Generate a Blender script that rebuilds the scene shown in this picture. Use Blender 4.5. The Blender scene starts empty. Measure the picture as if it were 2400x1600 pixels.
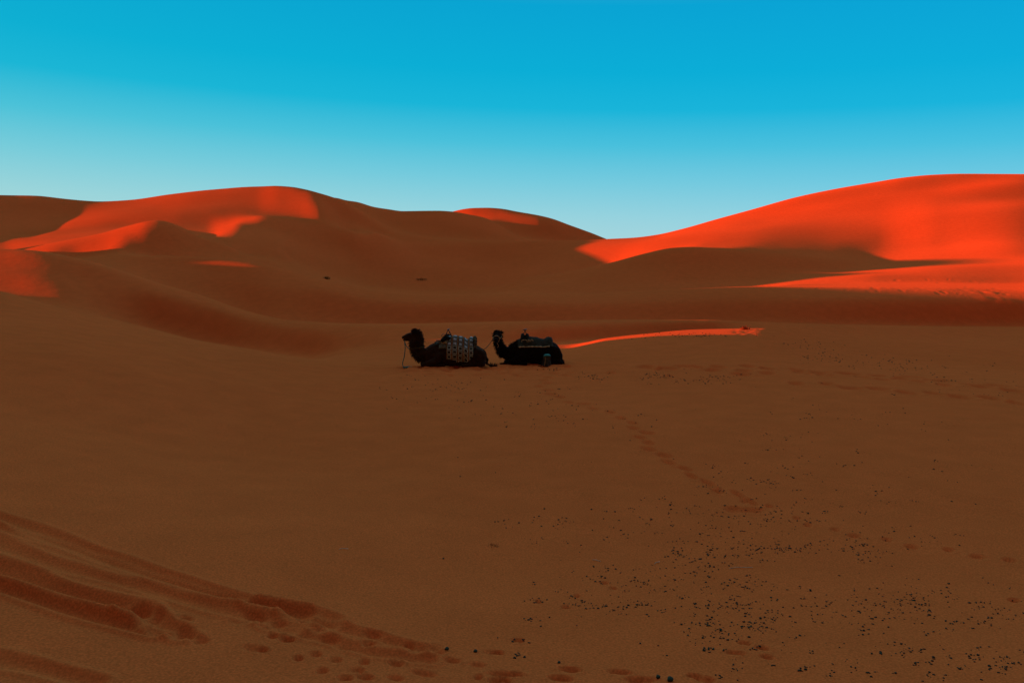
import bpy, bmesh, math, random
import numpy as np
import openvdb
from mathutils import Vector, Matrix

sc = bpy.context.scene
col = sc.collection
#CAMERA
F_PX = 1950.0
TILT = math.atan(160/1950.0)
ZOFF = 3.4                                  # world height of the eye above the sand the camels lie on
cam = bpy.data.cameras.new('camera'); cam_ob = bpy.data.objects.new('camera', cam); col.objects.link(cam_ob)
cam.sensor_width = 36.0; cam.lens = 36.0*F_PX/2400.0; cam.clip_start = .1; cam.clip_end = 12000
cam_ob.location = (0, 0, ZOFF); cam_ob.rotation_euler = (math.pi/2-TILT, 0, 0)
sc.camera = cam_ob

SUN_EL, SUN_AZ = math.radians(4.2), 0.0      # low sun, due left of the view
sun = bpy.data.lights.new('sun', 'SUN'); sun_ob = bpy.data.objects.new('sun', sun); col.objects.link(sun_ob)
sun.energy = 3.6; sun.angle = math.radians(.5); sun.color = (1.0, .10, .0)
sun_ob.rotation_euler = Vector((-math.cos(SUN_EL)*math.cos(SUN_AZ), math.cos(SUN_EL)*math.sin(SUN_AZ), math.sin(SUN_EL))).to_track_quat('Z', 'Y').to_euler()
sun_ob.location = (-60, 40, 60)

sc.view_settings.view_transform = 'Standard'; sc.view_settings.look = 'None'
sc.view_settings.gamma = 1.0; sc.view_settings.use_curve_mapping = False
sc.view_settings.exposure = 1.8

def lin(c):
    return [((v/255)/12.92 if v/255 <= .04045 else ((v/255+.055)/1.055)**2.4) for v in c]
EXPO = 2**1.8; RED_FILL = .26; SOUTH = .03
world = bpy.data.worlds.new('World'); sc.world = world; world.use_nodes = True
nt = world.node_tree; nt.nodes.clear()
N = nt.nodes.new; L = nt.links.new
wout = N('ShaderNodeOutputWorld'); bg = N('ShaderNodeBackground'); bg.inputs['Strength'].default_value = .15
L(bg.outputs[0], wout.inputs[0])
sky = N('ShaderNodeTexSky'); sky.sky_type = 'NISHITA'; sky.sun_disc = False
sky.sun_elevation = SUN_EL; sky.sun_rotation = math.radians(-90); sky.dust_density = 1.5
tc = N('ShaderNodeTexCoord'); sep = N('ShaderNodeSeparateXYZ'); L(tc.outputs['Generated'], sep.inputs[0])
SKY = [(-.02, (178, 217, 218)), (.03, (172, 215, 219)), (.07, (150, 211, 221)), (.11, (116, 203, 221)), (.15, (72, 193, 219)), (.19, (18, 181, 216)), (.23, (0, 174, 213)), (.30, (0, 164, 210)), (.42, (98, 187, 221)), (.60, (180, 216, 235)), (1.0, (163, 199, 222))]
ramp = N('ShaderNodeValToRGB'); ramp.color_ramp.interpolation = 'EASE'
mr = N('ShaderNodeMapRange'); mr.inputs['From Min'].default_value = -.02; mr.inputs['From Max'].default_value = 1.0
zs = N('ShaderNodeMath'); zs.operation = 'MULTIPLY_ADD'; zs.inputs[1].default_value = .034          # paler further up on the sun's side
L(sep.outputs['X'], zs.inputs[0]); L(sep.outputs['Z'], zs.inputs[2]); L(zs.outputs[0], mr.inputs['Value'])
south = N('ShaderNodeMapRange'); south.interpolation_type = 'SMOOTHSTEP'; south.inputs['From Min'].default_value = -.45; south.inputs['From Max'].default_value = .5
south.inputs['To Min'].default_value = SOUTH; L(sep.outputs['Y'], south.inputs['Value']); L(mr.outputs[0], ramp.inputs['Fac'])
el = ramp.color_ramp.elements
for i, (z, c) in enumerate(SKY):
    p = (z+.02)/1.02
    e = el[i] if i < 2 else el.new(p)
    e.position = p
for e, (z, c) in zip(sorted(el, key=lambda e: e.position), SKY): e.color = lin(c)+[1]
ramp.color_ramp.interpolation = 'LINEAR'
# bluer away from the sun (right), paler towards it (left)
mx = N('ShaderNodeMapRange'); mx.inputs['From Min'].default_value = -.55; mx.inputs['From Max'].default_value = .55
mx.inputs['To Min'].default_value = 0; mx.inputs['To Max'].default_value = 1
L(sep.outputs['X'], mx.inputs['Value'])
tint = N('ShaderNodeMix'); tint.data_type = 'RGBA'; tint.inputs[6].default_value = (1.03, 1.0, .96, 1); tint.inputs[7].default_value = (.95, .97, 1.04, 1)
L(mx.outputs[0], tint.inputs[0])
mul = N('ShaderNodeMix'); mul.data_type = 'RGBA'; mul.blend_type = 'MULTIPLY'; mul.inputs[0].default_value = 1
L(ramp.outputs[0], mul.inputs[6]); L(tint.outputs[2], mul.inputs[7])
sca = N('ShaderNodeVectorMath'); sca.operation = 'SCALE'; sca.inputs['Scale'].default_value = 1/(.15*EXPO)
sm = N('ShaderNodeVectorMath'); sm.operation = 'SCALE'; L(mul.outputs[2], sm.inputs[0]); L(south.outputs[0], sm.inputs['Scale'])
L(sm.outputs[0], sca.inputs[0])
nsc = N('ShaderNodeVectorMath'); nsc.operation = 'SCALE'; nsc.inputs['Scale'].default_value = .006      # the low sun's own glow
L(sky.outputs[0], nsc.inputs[0])
add = N('ShaderNodeVectorMath'); add.operation = 'ADD'; L(sca.outputs[0], add.inputs[0]); L(nsc.outputs[0], add.inputs[1])
# red fill added low in the sky, left and behind, to warm the shade
gd = N('ShaderNodeVectorMath'); gd.operation = 'DOT_PRODUCT'; gd.inputs[1].default_value = (-.45, -.89, 0)
L(tc.outputs['Generated'], gd.inputs[0])
gr = N('ShaderNodeMapRange'); gr.interpolation_type = 'SMOOTHSTEP'; gr.inputs['From Min'].default_value = -.05; gr.inputs['From Max'].default_value = .7
L(gd.outputs['Value'], gr.inputs['Value'])
gz_ = N('ShaderNodeMapRange'); gz_.interpolation_type = 'SMOOTHSTEP'; gz_.inputs['From Min'].default_value = 1.0; gz_.inputs['From Max'].default_value = 0
L(sep.outputs['Z'], gz_.inputs['Value'])
gm = N('ShaderNodeMath'); gm.operation = 'MULTIPLY'; L(gr.outputs[0], gm.inputs[0]); L(gz_.outputs[0], gm.inputs[1])
gs = N('ShaderNodeVectorMath'); gs.operation = 'SCALE'; gs.inputs[0].default_value = (1.0, .22, .06)
gk = N('ShaderNodeMath'); gk.operation = 'MULTIPLY'; gk.inputs[1].default_value = RED_FILL/(.15*EXPO); L(gm.outputs[0], gk.inputs[0])
L(gk.outputs[0], gs.inputs['Scale'])
add2 = N('ShaderNodeVectorMath'); add2.operation = 'ADD'; L(add.outputs[0], add2.inputs[0]); L(gs.outputs[0], add2.inputs[1])
L(add2.outputs[0], bg.inputs['Color'])

# ---------------------------------------------------------------- helpers
def link(o, parent=None):
    col.objects.link(o)
    if parent is not None: o.parent = parent
    return o
def tag(o, label=None, cat=None, group=None, kind=None):
    if label: o['label'] = label
    if cat: o['category'] = cat
    if group: o['group'] = group
    if kind: o['kind'] = kind
    return o
def empty(name, loc, rz=0.0):
    o = bpy.data.objects.new(name, None); o.location = loc; o.rotation_euler = (0, 0, rz); o.empty_display_size = .2
    return link(o)
def mesh_ob(name, verts, faces, mat, parent=None, smooth=True):
    me = bpy.data.meshes.new(name); me.from_pydata([tuple(v) for v in verts], [], [tuple(f) for f in faces]); me.update()
    if smooth: me.polygons.foreach_set('use_smooth', [True]*len(me.polygons))
    if mat: me.materials.append(mat)
    return link(bpy.data.objects.new(name, me), parent)
def grid_mesh(name, P, mat, uv=None, parent=None, smooth=True):
    """P: (n, m, 3) array of points -> quads"""
    n, m = P.shape[:2]
    idx = np.arange(n*m).reshape(n, m)
    q = np.stack([idx[:-1, :-1], idx[1:, :-1], idx[1:, 1:], idx[:-1, 1:]], -1).reshape(-1, 4)
    me = bpy.data.meshes.new(name)
    me.vertices.add(n*m); me.vertices.foreach_set('co', P.reshape(-1).astype(np.float32))
    me.loops.add(q.size); me.loops.foreach_set('vertex_index', q.reshape(-1).astype(np.int32))
    me.polygons.add(len(q)); me.polygons.foreach_set('loop_start', np.arange(0, q.size, 4, dtype=np.int32))
    if smooth: me.polygons.foreach_set('use_smooth', np.ones(len(q), bool))
    me.update(calc_edges=True); me.validate()
    if mat: me.materials.append(mat)
    return link(bpy.data.objects.new(name, me), parent)
def tube(pts, rad, n=8, closed_ends=True):
    """verts, faces of a tube along pts; rad a number or one per point"""
    pts = [Vector(p) for p in pts]; V, Fc = [], []
    rs = rad if hasattr(rad, '__len__') else [rad]*len(pts)
    prev = None
    for i, p in enumerate(pts):
        d = (pts[min(i+1, len(pts)-1)]-pts[max(i-1, 0)]).normalized()
        if prev is None:
            a = d.orthogonal().normalized()
        else:
            a = (prev-d*prev.dot(d)).normalized()
        prev = a; b = d.cross(a)
        for k in range(n):
            t = 2*math.pi*k/n; V.append(p+a*(math.cos(t)*rs[i])+b*(math.sin(t)*rs[i]))
    for i in range(len(pts)-1):
        for k in range(n):
            Fc.append((i*n+k, i*n+(k+1) % n, (i+1)*n+(k+1) % n, (i+1)*n+k))
    if closed_ends:
        Fc.append(tuple(range(n-1, -1, -1))); Fc.append(tuple((len(pts)-1)*n+k for k in range(n)))
    return V, Fc
def spline(pts, n=8):
    pts = [Vector(p) for p in pts]; out = []
    for i in range(len(pts)-1):
        p0, p1, p2, p3 = pts[max(i-1, 0)], pts[i], pts[i+1], pts[min(i+2, len(pts)-1)]
        for k in range(n):
            t = k/n
            out.append(.5*((2*p1)+(p2-p0)*t+(2*p0-5*p1+4*p2-p3)*t*t+(3*p1-p0-3*p2+p3)*t*t*t))
    out.append(pts[-1]); return out
def join(*vf):
    V, Fc = [], []
    for v, f in vf:
        o = len(V); V += list(v); Fc += [tuple(i+o for i in q) for q in f]
    return V, Fc

def vnoise(P, seed=0):
    """value noise in 3-D, P (...,3) -> -1..1"""
    P = np.asarray(P, float); i = np.floor(P).astype(np.int64); f = P-i; u = f*f*(3-2*f)
    def h(a, b, c):
        n = (a*374761393+b*668265263+c*2147483647+seed*1274126177) & 0xffffffff
        n = ((n ^ (n >> 13))*1274126177) & 0xffffffff
        return ((n ^ (n >> 16)) & 0xffff)/32767.5-1
    r = 0
    for dx in (0, 1):
        for dy in (0, 1):
            for dz in (0, 1):
                w = (u[..., 0] if dx else 1-u[..., 0])*(u[..., 1] if dy else 1-u[..., 1])*(u[..., 2] if dz else 1-u[..., 2])
                r = r+w*h(i[..., 0]+dx, i[..., 1]+dy, i[..., 2]+dz)
    return r

def material(name, base, rough=.9, var=0.0, scale=20.0, bump=0.0, bscale=60.0, spec=.1, sheen=0.0):
    m = bpy.data.materials.new(name); m.use_nodes = True
    t = m.node_tree; b = t.nodes['Principled BSDF']
    b.inputs['Roughness'].default_value = rough; b.inputs['Specular IOR Level'].default_value = spec
    b.inputs['Sheen Weight'].default_value = sheen
    tcx = t.nodes.new('ShaderNodeTexCoord')
    if var:
        n = t.nodes.new('ShaderNodeTexNoise'); n.inputs['Scale'].default_value = scale; n.inputs['Detail'].default_value = 5
        r = t.nodes.new('ShaderNodeValToRGB')
        r.color_ramp.elements[0].position = .3; r.color_ramp.elements[1].position = .7
        r.color_ramp.elements[0].color = [c*(1-var) for c in base]+[1]; r.color_ramp.elements[1].color = [c*(1+var) for c in base]+[1]
        t.links.new(tcx.outputs['Object'], n.inputs['Vector']); t.links.new(n.outputs['Fac'], r.inputs['Fac']); t.links.new(r.outputs[0], b.inputs['Base Color'])
    else:
        b.inputs['Base Color'].default_value = list(base)+[1]
    if bump:
        n = t.nodes.new('ShaderNodeTexNoise'); n.inputs['Scale'].default_value = bscale; n.inputs['Detail'].default_value = 4
        bu = t.nodes.new('ShaderNodeBump'); bu.inputs['Strength'].default_value = bump; bu.inputs['Distance'].default_value = .02
        t.links.new(tcx.outputs['Object'], n.inputs['Vector']); t.links.new(n.outputs['Fac'], bu.inputs['Height']); t.links.new(bu.outputs[0], b.inputs['Normal'])
    return m
R = math.radians
CT, ST = math.cos(TILT), math.sin(TILT)

def ray(x, y):
    """photo pixel -> (X, Z) of the sight line per metre of forward depth"""
    yd = F_PX*CT + (800.0-y)*ST
    return (x-1200.0)/yd, ((800.0-y)*CT - F_PX*ST)/yd

def pchip(x, y, xq):
    x = np.asarray(x, float); y = np.asarray(y, float)
    h = np.diff(x); d = np.diff(y)/h
    m = np.zeros_like(y)
    if len(x) > 2:
        w1 = 2*h[1:]+h[:-1]; w2 = h[1:]+2*h[:-1]
        ok = d[:-1]*d[1:] > 0
        with np.errstate(divide='ignore', invalid='ignore'):
            hm = (w1+w2)/(w1/d[:-1]+w2/d[1:])
        m[1:-1] = np.where(ok, hm, 0)
    m[0], m[-1] = d[0], d[-1]
    i = np.clip(np.searchsorted(x, xq)-1, 0, len(x)-2)
    t = np.clip((xq-x[i])/h[i], 0, 1)
    t2, t3 = t*t, t*t*t
    return (2*t3-3*t2+1)*y[i] + (t3-2*t2+t)*h[i]*m[i] + (-2*t3+3*t2)*y[i+1] + (t3-t2)*h[i]*m[i+1]

# Dune lines, near to far. Each: control points (photo column, photo row, forward depth in metres) inside the
# frame; heights (m, eye level = 0) at the azimuths LAZ / RAZ outside it.
LAZ = [-180, -130, -100, -78, -64, -52, -42]
RAZ = [42, 55, 75, 110, 150]
LINES = []
def line(pts, left, right):
    LINES.append((pts, left, right))
Y0 = 640.0
def zpx(z, d): return Y0 - z*F_PX/d           # row of a height seen at a depth (for buried control points)

line([(0, zpx(-1.62, .6), .6), (2400, zpx(-1.62, .6), .6)], [-1.6]*7, [-1.6]*5)
line([(0, 1600, 5.0), (600, 1600, 5.2), (1200, 1600, 5.6), (2400, 1600, 5.8)], [-1.7, -1.6, -1.2, -1.0, -1.2, -1.6, -2.0], [-2.8, -2.6, -2.4, -2.0, -1.8])
line([(0, 1250, 7.8), (600, 1280, 8.4), (1200, 1290, 9.4), (2400, 1290, 9.6)], [-1.8, -1.4, -.6, -.2, -.5, -1.2, -1.9], [-3.1, -2.9, -2.6, -2.2, -2.0])
line([(0, 985, 14), (300, 1030, 14.5), (600, 1055, 15.5), (900, 1040, 16.5), (1200, 1008, 17.5), (2400, 1010, 17.5)], [1.5, 3, 5, 5.5, 3.5, .9, -1.3], [-3.2, -3, -2.6, -2.2, -2])  # left heights raised here and next two lines: unseen dune added to darken foreground
line([(0, 805, 22), (150, 822, 22), (300, 850, 22), (600, 895, 23.5), (900, 908, 25), (1200, 908, 25.5), (1700, 905, 25), (2400, 915, 24)], [6, 8, 9.5, 9, 6, 2.4, -.3], [-3.3, -3, -2.4, -2, -1.8])
line([(0, 733, 30.5), (150, 758, 30), (300, 789, 29.5), (450, 818, 29), (600, 845, 29), (900, 865, 30), (1042, 858, 30.8), (1250, 853, 31.8), (1400, 843, 33), (1700, 834, 33.5), (2100, 856, 33.5), (2400, 874, 33)], [8, 9.5, 10, 9, 5.5, 1.8, -.4], [-5, -4, -3, -2.3, -1.7])
# near crest on the left, camel flat in the middle, brow of the low mound on the right
line([(0, 682, 39.5), (58, 698, 39.2), (102, 710, 39), (163, 727, 38.5), (238, 744, 38), (340, 767, 37), (476, 800, 35.5), (571, 816, 34.5), (714, 840, 34),
      (816, 848, 34.5), (900, 845, 36), (1000, 838, 38), (1200, 830, 40), (1314, 821, 42), (1417, 799, 42.3), (1534, 786, 42.5), (1627, 782, 42.5), (1700, 781, 42.5), (1775, 782.5, 42.5), (1820, 788, 42.6),
      (1908, 800, 42.8), (2048, 814, 43), (2235, 835, 43.5), (2400, 855, 44)], [-1.8, -1, -1, -1, -1, -.9, -.7], [-6.5, -5, -3.2, -2.6, -1.6])
# top of the mound, buried elsewhere
line([(0, 724, 46), (238, 770, 43), (476, 812, 41), (714, 842, 38), (816, 836, 38.5), (1000, 828, 40.5), (1200, 824, 42.5), (1314, 818, 44), (1417, 793, 45), (1534, 780, 46), (1627, 772, 46.7), (1744, 769.5, 47), (1785, 769.8, 47),
      (1822, 774, 47), (1862, 786, 47.2), (1908, 796, 47.4), (2048, 813, 48), (2235, 834, 48.4), (2400, 853, 48.6)], [-1.8, -1, -1.5, -2, -2, -2, -2], [-6.8, -5, -3, -2.4, -1.6])
# dip behind it
line([(0, 692, 58), (100, 710, 56), (180, 725, 55), (238, 742, 55.8), (300, 759, 57), (360, 775, 57.5), (476, 803, 56.5), (571, 818, 54), (714, 834, 50), (816, 818, 47), (1000, 806, 44.5), (1314, 800, 49), (1534, 792, 51.5), (1744, 790, 54), (1810, 797, 55), (2048, 812, 56), (2400, 836, 57)],
      [-1.8, -1, -1, -1, -1.2, -1.3, -1.4], [-7, -5, -2.5, -2, -1.6])
line([(0, 632, 63.7), (60, 637, 63.2), (110, 644, 62.7), (150, 652, 62.3), (190, 661, 62.1), (238, 668, 62), (306, 677, 61.8), (374, 688, 61), (476, 712, 60.6), (544, 732, 59.2), (612, 750, 57.6), (680, 766, 55), (800, 776, 51.5), (921, 779, 49.5), (1040, 778, 49), (1210, 775, 49), (1400, 772, 50.5), (1534, 772, 52.2), (1650, 772, 54.5), (1768, 775, 59), (2000, 787, 64), (2400, 800, 68)],
     [-1.8, -1, -.6, -.6, -.4, 0, .2], [-5.5, -4, -1.5, -1, -1.6])
line([(0, 583, 69.8), (34, 584, 69.4), (85, 587, 69), (136, 595, 68.6), (184, 605, 68.1), (238, 619, 67.5), (306, 641, 67), (374, 664, 66.4), (476, 694, 65), (544, 719, 63.5), (612, 739, 61.5), (680, 753, 58),
      (800, 761, 54), (921, 763, 52), (1040, 761, 51.5), (1210, 757, 51.5), (1400, 753.5, 52.5), (1534, 753, 53), (1650, 753, 55), (1768, 755, 66), (2000, 762, 73), (2400, 766, 80)],
     [-1.8, -1, 0, 0, .5, 1.2, 2.0], [-4.5, -3, 0, 0, -1.6])
line([(0, 612, 84), (184, 622, 86), (238, 632, 86), (306, 652, 86), (408, 686, 85), (476, 707, 84), (544, 731, 82), (612, 751, 79.5), (680, 761, 77.5), (800, 769, 78), (1040, 771, 79), (1210, 767, 79), (1534, 761, 79), (1768, 761, 79), (2000, 764, 81), (2400, 769, 84)], [-1.8, 0, 1, 1.5, 1.6, 1.5, 1.2], [-4, -2, 1, 1, -1.6])
line([(0, 606, 92), (184, 617, 95), (300, 622, 97), (408, 628, 96.5), (476, 637, 95.5), (544, 648, 93.5), (612, 660, 90.5), (680, 672, 88.5), (748, 675, 87), (800, 685, 86), (870, 699, 85), (1006, 709, 84.5), (1300, 710, 84.5), (1500, 706, 84.5), (1768, 700, 84.5), (2000, 699, 85), (2400, 704, 86)], [-1.8, 0, 1, 1.8, 2, 2, 1.6], [-3.2, 0, 3, 2, -1.6])
line([(0, 600, 108), (100, 603, 107), (184, 605, 106), (272, 601, 105), (340, 599, 104), (408, 599, 103), (476, 602, 102), (544, 608, 101), (622, 619, 100), (680, 635, 99), (748, 652, 98), (800, 664, 97),
      (870, 681, 95), (938, 689, 94), (1006, 692, 94), (1074, 691, 94), (1142, 689, 94), (1300, 690, 94), (1487, 683, 94.2), (1627, 676, 94.4), (1768, 671, 95), (1955, 670, 95.5), (2189, 672, 95.5), (2400, 676, 95.5)],
     [-1.8, 0, 1, 2, 2.4, 2.4, 2.2], [-1.6, 3, 6, 3, -1.6])
line([(0, 600, 115), (100, 610, 115), (184, 605, 115), (240, 595, 115), (275, 590, 114.5), (310, 594, 114.5), (408, 612, 113), (544, 620, 110), (622, 628, 109), (748, 658, 108), (870, 683, 107), (1006, 691, 106), (1142, 688, 106), (1300, 689, 107),
      (1487, 692, 110), (1627, 688, 112), (1720, 685, 113), (1790, 675, 113), (1870, 667, 113), (1955, 665, 113), (2060, 664, 113), (2189, 664, 113), (2400, 666, 114)], [-1.8, 0, 1, 2, 2.5, 2.6, 2.4], [-.4, 5, 8, 4, -1.6])
line([(0, 604, 119), (58, 604, 118), (119, 595, 118), (184, 585, 119.5), (240, 575, 119.5), (300, 563, 119.5), (340, 564, 119.5), (400, 580, 119), (476, 598, 119), (578, 612, 119.5), (622, 626, 120), (748, 664, 122), (870, 686, 123), (988, 695, 123), (1142, 690, 122),
      (1244, 666, 122), (1375, 668, 122), (1487, 669, 122.5), (1604, 668, 123), (1768, 663, 123.5), (1955, 648, 124), (2060, 644, 124), (2200, 644, 124), (2400, 646, 124)], [-1.8, 0, 1, 2, 3, 3.4, 3.0], [1.0, 7, 10, 6, -1.6])
line([(0, 598, 122), (58, 590, 122), (119, 577, 122.5), (238, 558, 123), (300, 545, 123), (345, 538, 123), (375, 540, 123), (408, 551, 123), (476, 578, 124), (527, 590, 126), (578, 604, 127), (622, 622, 129), (748, 662, 134), (870, 686, 135), (1006, 696, 135), (1142, 691, 135), (1244, 672, 135), (1312, 660, 135), (1375, 643, 135), (1440, 636, 135), (1510, 630, 135),
      (1581, 623, 135), (1700, 625, 135), (1800, 631, 135), (1955, 638, 135), (2060, 632, 135), (2200, 624, 135), (2400, 620, 135)], [-1.8, 0, 1, 2, 4, 4.5, 4.5], [2.2, 8, 11, 7, -1.6])
# crest of the small dune on the left, of the spur on the right
line([(0, 592, 126), (58, 584, 126), (119, 570, 127), (238, 546, 128), (306, 527, 129), (350, 517, 128.5), (371, 515.5, 128.5), (388, 518, 128.5), (408, 524, 128.5), (442, 539, 129), (476, 556, 130), (527, 573, 131.5), (578, 597, 134), (622, 610, 137),
      (748, 657, 146), (870, 682, 147), (1006, 692, 147), (1142, 688, 147), (1244, 658, 147), (1312, 644, 147), (1375, 629, 147), (1440, 613, 147), (1510, 594, 147), (1581, 580, 147), (1620, 578.5, 147), (1700, 585, 147), (1800, 594, 147), (1955, 609, 147), (2060, 618, 147), (2200, 612, 147), (2400, 603, 147)],
     [-1.8, 0, 1, 2, 4, 4.5, 4.5], [3.2, 9, 12, 8, -1.6])
line([(0, 592, 150), (58, 586, 149), (119, 574, 148), (238, 560, 147), (306, 548, 145), (371, 536, 144), (408, 542, 144), (442, 554, 145), (476, 566, 147), (527, 580, 149), (578, 597, 152), (622, 602, 154), (748, 650, 156), (870, 679, 156), (1006, 689, 156), (1142, 684, 156), (1244, 648, 156), (1312, 641, 156), (1375, 632, 156),
      (1440, 616, 156), (1510, 597, 156), (1581, 583, 156), (1620, 580, 156), (1700, 580, 156), (1800, 586, 156), (1955, 599, 156), (2060, 607, 156), (2200, 598, 156), (2400, 586, 156)], [-1.8, 0, 1, 2, 4, 4.5, 4.5], [4, 10, 13, 8, -1.6])
line([(0, 581, 173), (60, 574, 171), (119, 566, 170), (238, 556, 169), (306, 550, 168), (371, 546, 168), (442, 552, 164), (490, 557, 164), (540, 562, 164), (600, 575, 164), (650, 585, 164), (700, 618, 168), (800, 650, 168), (870, 672, 168), (1006, 682, 168), (1142, 678, 168),
      (1244, 658, 168), (1340, 638, 168), (1375, 633, 168), (1440, 618, 168), (1510, 598, 168), (1581, 584, 168), (1650, 574, 168), (1750, 572, 168), (1850, 576, 168), (1955, 582, 168), (2060, 588, 168), (2200, 578, 168), (2400, 562, 168)],
     [-1.8, 0, 1, 2, 5, 6, 6.5], [6, 12, 14, 9, -1.6])
line([(-90, 556, 184), (0, 565, 184), (60, 561, 183), (119, 555, 183), (238, 545, 182), (306, 541, 182), (371, 540, 182), (442, 550, 182), (490, 553, 182), (530, 544, 182), (552, 541, 182), (600, 547, 182), (650, 558, 182), (700, 584, 182), (800, 618, 181), (870, 640, 180), (1006, 652, 180), (1142, 651, 180),
      (1244, 638, 180), (1350, 616, 180), (1440, 600, 180), (1520, 581, 180), (1604, 567, 180), (1700, 557, 180), (1800, 554, 180), (1955, 556, 180), (2060, 556, 180), (2200, 541, 180), (2400, 526, 180)],
     [-1.8, 0, 1, 2, 6, 8, 9], [8, 13, 15, 9, -1.6])
line([(-90, 544, 196), (0, 555, 196), (60, 556, 196), (119, 550, 196), (238, 541, 196), (306, 537, 196), (371, 536, 196), (430, 543, 196), (486, 543, 196), (530, 534, 196), (560, 528, 196), (590, 530, 196), (650, 542, 195), (700, 558, 194), (800, 590, 190), (870, 610, 187), (938, 624, 186), (1006, 634, 186), (1142, 634, 186),
      (1244, 625, 186), (1350, 605, 186), (1440, 590, 186), (1520, 573, 186), (1604, 559, 186), (1700, 548, 186), (1800, 543, 186), (1955, 541, 186), (2060, 538, 186), (2200, 522, 186), (2400, 508, 186)],
     [-1.8, 0, 1, 2, 7, 9, 10], [9, 14, 15, 9, -1.6])
# crest of the knoll in front of the main dune
line([(-90, 530, 208), (0, 542, 208), (60, 550, 208), (119, 544, 209), (238, 534, 211), (306, 530, 213), (371, 528, 213), (430, 529, 213), (486, 530, 213), (530, 523, 213), (578, 512, 213), (615, 506.5, 213), (650, 508.5, 213), (700, 518, 211), (790, 531, 208), (870, 556, 201), (938, 590, 196), (1006, 614, 193.5), (1142, 616, 193.5),
      (1244, 609, 193), (1350, 594, 192.5), (1440, 580, 192), (1520, 566, 192), (1604, 552, 192), (1700, 540, 192), (1800, 532, 192), (1955, 526, 192), (2060, 520, 192), (2200, 503, 192), (2400, 490, 192)],
     [-1.8, 0, 1, 2, 8, 11, 12], [11, 15, 16, 10, -1.6])
line([(-90, 512, 224), (0, 521, 224), (60, 528, 224), (115, 532, 224), (175, 524, 224), (238, 516, 224), (306, 510, 224), (371, 506, 224), (430, 504, 224), (486, 504, 224), (530, 504, 224), (578, 503, 224), (615, 504, 223), (650, 506, 222), (700, 509, 221), (750, 511, 219), (790, 529, 217), (825, 545, 213), (870, 543, 209), (938, 572, 204), (1006, 596, 200.5), (1142, 597, 200.5), (1300, 588, 200),
      (1423, 574, 199), (1534, 560, 199), (1604, 546, 200), (1700, 530, 200), (1800, 518, 202), (1955, 500, 204), (2060, 488, 205), (2200, 473, 206), (2400, 464, 208)], [-1.8, 0, 1, 2, 10, 14, 15], [14, 17, 17, 11, -1.6])
line([(-90, 483, 242), (0, 491, 242), (60, 497, 242), (119, 504, 242), (150, 507, 242), (190, 503, 242), (250, 496, 242), (306, 491, 242), (371, 486, 242), (450, 479, 242), (530, 475, 242), (600, 473, 242), (660, 467, 242), (720, 464, 241), (750, 469, 239), (770, 487, 236), (800, 512, 232), (870, 543, 222), (938, 562, 212), (1006, 575, 208), (1142, 579, 207), (1300, 575, 208),
      (1423, 565, 209), (1534, 556, 209), (1604, 540, 209), (1700, 520, 210), (1800, 502, 212), (1955, 475, 215), (2060, 458, 218), (2200, 444, 220), (2400, 428, 222)], [-1.8, 0, 1, 2, 11, 16, 18], [16, 18, 18, 11, -1.6])
# main crest
line([(-90, 450, 272), (0, 458, 272), (80, 459, 272), (150, 466, 272), (200, 471, 272), (235, 473, 272), (300, 470, 272), (400, 456, 272), (500, 445, 272), (600, 438, 271), (635, 436.5, 269), (680, 438, 264), (720, 445, 258), (744, 451, 254), (775, 460, 252), (800, 469, 250), (819, 477, 248), (845, 494, 244), (870, 513, 238), (938, 549, 226), (1006, 561, 220), (1091, 565, 217), (1210, 564, 217), (1380, 562, 219), (1425, 560, 220),
      (1487, 557, 221), (1534, 551, 221), (1604, 535, 219), (1674, 515, 222), (1768, 489, 225), (1861, 463, 229), (1955, 443, 233), (2048, 427, 237), (2118, 416, 240), (2189, 410, 243), (2259, 408, 245), (2400, 409, 248)],
     [-1.8, 0, 1, 3, 16, 24, 25], [24, 20, 18, 12, -1.6])
line([(0, 475, 285), (235, 490, 285), (635, 452, 285), (744, 466, 280), (819, 484, 272), (870, 508, 266), (938, 540, 258), (1006, 553, 252), (1091, 562, 248), (1210, 572, 245), (1425, 572, 243), (1604, 548, 245), (1861, 480, 252), (2118, 432, 262), (2400, 424, 270)],
     [-1.8, 0, 1, 3, 14, 21, 22], [21, 18, 16, 12, -1.6])
line([(0, 485, 310), (635, 465, 310), (744, 463, 310), (790, 465, 310), (809, 470.5, 308), (836, 474, 306), (877, 486, 304), (911, 491, 303), (945, 495, 302), (1026, 494, 300), (1062, 496, 300), (1091, 501, 299), (1139, 511, 298), (1176, 531, 296), (1210, 550, 294), (1250, 572, 292), (1425, 580, 290), (1604, 560, 290), (1861, 495, 292), (2118, 446, 296), (2400, 438, 300)],
     [-1.8, 0, 1, 3, 12, 18, 19], [18, 16, 15, 12, -1.6])
line([(0, 520, 350), (635, 500, 350), (950, 512, 350), (1062, 512, 350), (1139, 522, 350), (1210, 552, 350), (1300, 568, 350), (1425, 590, 350), (1604, 580, 350), (2118, 500, 350), (2400, 490, 350)], [-1.8, 0, 1, 3, 8, 12, 13], [12, 12, 12, 12, -1.6])
line([(0, 535, 378), (635, 515, 378), (950, 520, 378), (1062, 524, 378), (1110, 517, 378), (1160, 513, 378), (1210, 512, 377), (1261, 513, 376), (1295, 522, 375), (1346, 548, 378), (1425, 580, 378), (1604, 580, 378), (2118, 530, 378), (2400, 520, 378)], [-1.8, 0, 1, 3, 7, 10, 10], [10, 10, 10, 10, -1.6])
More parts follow.
